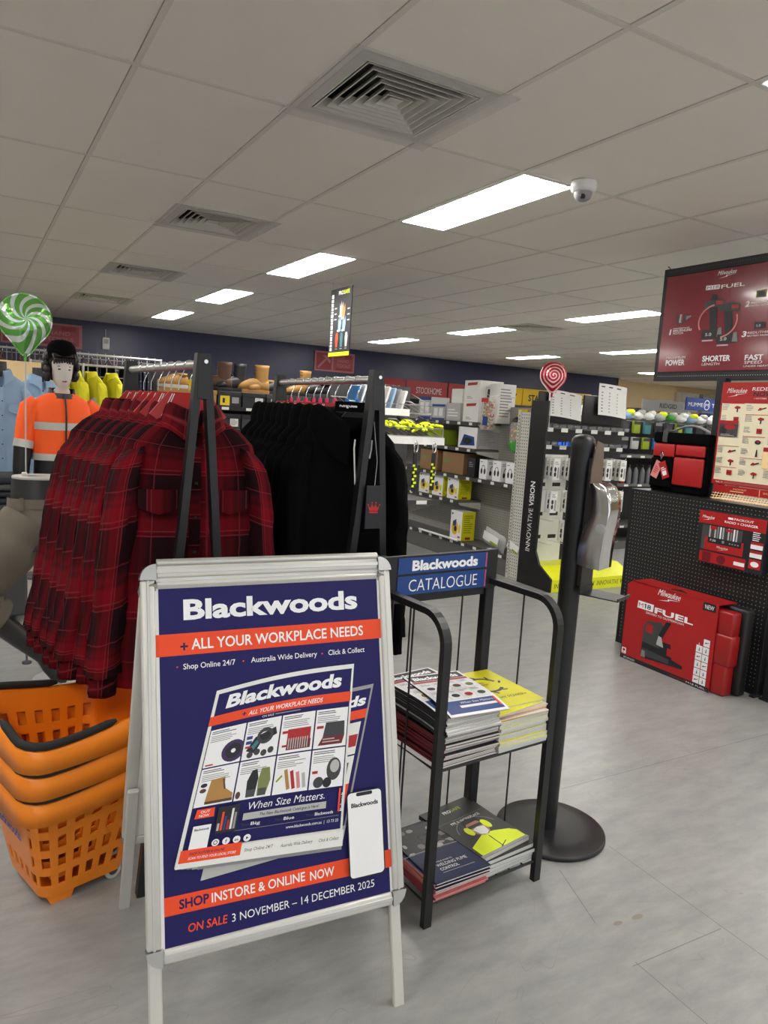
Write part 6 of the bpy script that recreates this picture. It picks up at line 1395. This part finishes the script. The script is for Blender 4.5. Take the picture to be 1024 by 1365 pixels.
# ================================================================== the far aisle on the right
t = thing('far_shelving', 'dark far shelving of hanging packs and bottles between the dispenser and the red bag', 'shelving', (6.3, 6.4, 0))
g = G(); g.box(0, 3.0, .42, .46, 0, 1.62, 'black'); g.build('back_panel', t)
for z in (.30, .82, 1.18): 
    g = G(); g.box(0, 3.0, 0, .42, z-.03, z, 'shelfdark'); 
    for q in range(12): g.box(.05+.24*q, .12+.24*q, -.003, 0, z-.028, z-.004, 'paper')
    g.build('shelf', t)
g = G(); g.box(0, 3, .0, .42, 0, .10, 'shelfgrey'); g.build('plinth', t)
fp_ = random.Random(21)
cols = ('printdark', 'ink', 'limegreen', 'glovegrey', 'orangeprint', 'blueclip', 'ink', 'printdark', 'olive', 'lightgrey')
nmz = {'printdark': 'charcoal', 'ink': 'black', 'limegreen': 'lime', 'glovegrey': 'grey', 'orangeprint': 'orange', 'blueclip': 'blue', 'olive': 'olive', 'lightgrey': 'pale grey', 'white': 'white', 'green': 'green', 'paper': 'white'}
for r, (z, h, w_) in enumerate(((1.45, .16, .12), (1.25, .15, .12))):
    for i in range(14):
        m = cols[(i*3+r*4) % 10] if r else ('printdark', 'limegreen', 'teal', 'ink')[i % 4]
        o = thing('hanging_pack', 'small %s pack hanging on the far shelving, %s row' % (nmz.get(m, 'teal'), ('upper', 'lower')[r]), 'pack', (6.42+.20*i, 6.62, z), 0, '%s packs, %s hanging row on the far shelving' % (nmz.get(m, 'teal'), ('upper', 'lower')[r]))
        g = G(); g.box(-w_/2, w_/2, -.02, .02, 0, h, m, .008, 2); g.box(-w_/2, w_/2, -.021, -.02, h*.7, h*.95, 'printdark' if m != 'ink' else 'grey'); g.build('pack', o); g = G(); g.tube([(0, -.07, h*.97), (0, .2, h*.97)], .003, 5, 'wire'); g.build('hook', o)
for i in range(14):
    m = ('white', 'lightgrey', 'green', 'white', 'lightblue', 'paper')[i % 6]
    o = thing('packaged_gloves', 'bulky %s packet on top of the far shelving' % nmz.get(m, 'pale blue'), 'packet', (6.42+.20*i, 6.60, 1.625), rad(fp_.uniform(-30, 30)), '%s packets on top of the far shelving' % nmz.get(m, 'pale blue'))
    g = G(); g.ball((0, 0, .05), .085, .06, .052, m, 10, 7); g.ball((.03, -.02, .09), .06, .05, .04, ('white', 'lime', 'lightgrey')[i % 3], 10, 6); g.build('packet', o)
def bottle(m, capm, lab, x, z, grp):
    o = thing('bottle', lab, 'bottle', (x, 6.50, z), 0, grp); g = G(); g.lathe([(.033, 0), (.036, .01), (.036, .14), (.028, .175), (.014, .195), (.014, .21)], 14, m); g.build('body', o); g = G(); g.lathe([(.017, .205), (.017, .235), (.01, .24)], 10, capm); g.build('cap', o)
    if m == 'redcard': g = G(); g.box(-.025, .025, -.038, -.034, .05, .12, 'paper'); g.build('label', o)
    return o
C('smoke', (110, 112, 116), rough=.2)
for i in range(22):
    red = i in (6, 13); bottle('redcard' if red else 'smoke', 'redcard' if red else 'ink', ('red bottle with white label on the far shelf, left one', 'red bottle with white label on the far shelf, right one')[i == 13] if red else 'smoke grey spray bottle in the row on the far shelf', 6.40+.12*i, .82, 'red bottles on the far shelf' if red else 'grey bottles on the far shelf')
t = thing('back_aisle_shelving', 'distant cluttered shelving under the blue brand sign on the right', 'shelving', (9.6, 9.05, 0)); g = G(); g.box(0, 3.6, .0, .45, 0, 1.72, 'shelfgrey'); g.build('back_panel', t)
for z in (.8, 1.25, 1.72): g = G(); g.box(0, 3.6, -.02, .45, z-.03, z, 'gondolagrey'); g.build('shelf', t)
for i in range(16):
    m = ('paper', 'redcard', 'printdark', 'cardboard', 'olive', 'lightgrey', 'yellowboard', 'blueprint')[(i*5) % 8]
    o = thing('stock_box', 'small %s stock box on the distant shelving under the brand signs' % {'paper': 'white', 'redcard': 'red', 'printdark': 'charcoal', 'cardboard': 'brown', 'olive': 'olive', 'lightgrey': 'grey', 'yellowboard': 'yellow', 'blueprint': 'blue'}[m], 'box', (9.7+.215*i, 9.1, 1.72), 0, 'small stock boxes on the distant shelving'); g = G(); g.box(0, .17, 0, .2, 0, .08+.035*(i % 3), m, .004); g.box(.03, .14, -.002, 0, .02, .06, 'lightgrey'); g.build('box', o)
t = thing('brand_sign', 'blue sign with white lettering and round emblem, far right aisle', 'sign', (11.32, 9.0, 1.90)); g = G(); g.box(0, 1.45, 0, .03, 0, .23, 'bluesign'); P = Print(g, (0, 0, 0), (1, 0, 0), (0, 0, 1), base=.002, lift=.0004); P.text('MUMME', .05, .075, .40, .075); P.arc(.56, .115, .075, .085, .016, 0, 2*PI, 'white_print'); P.text('M', .515, .08, .09, .07, 'white_print', .0); P.text('TOOLS', .70, .075, .42, .075, 'white_print', .02); g.build('board', t)
for x in (.1, 1.3): g = G(); g.box(x, x+.03, .03, .05, -.18, .2, 'gondolagrey'); g.build('bracket', t)
t = thing('brand_sign', 'grey sign with dark lettering left of the blue sign, far aisle', 'sign', (10.2, 9.0, 1.84)); g = G(); g.box(0, 1.05, 0, .03, 0, .19, 'grey'); P = Print(g, (0, 0, 0), (1, 0, 0), (0, 0, 1), base=.002, lift=.0004); P.text('RIDGID', .42, .06, .45, .08, 'ink', .02); g.build('board', t)
for x in (.1, .9): g = G(); g.box(x, x+.03, .03, .05, -.12, .15, 'gondolagrey'); g.build('bracket', t)
for i, (x, d, m) in enumerate(((16.6, .75, 'offwhite'), (17.5, .6, 'lightgrey'), (18.3, .6, 'printgrey'))):
    o = thing('wall_cabinet', ('pale wall cabinet on the cream wall, left of three', 'grey wall cabinet with white tick mark on the cream wall', 'darker grey wall cabinet on the cream wall, right of three')[i], 'cabinet', (x, 13.6, 2.05), 0); g = G(); g.box(0, d, -.2, 0, 0, .5, m, .01); g.build('case', o)
    if i == 1: g = G(); P = Print(g, (0, -.202, 0), (1, 0, 0), (0, 0, 1)); P.line(.15, .25, .25, .15, .06, 'white_print'); P.line(.25, .15, .5, .32, .06, 'white_print'); g.build('mark', o)
o = tag(G().cyl((13.9, 13.57, 1.98), (22.5, 13.57, 1.98), .025, n=8, m='lightgrey').build('wall_pipe'), 'thin grey pipe running along the cream wall', 'pipe')
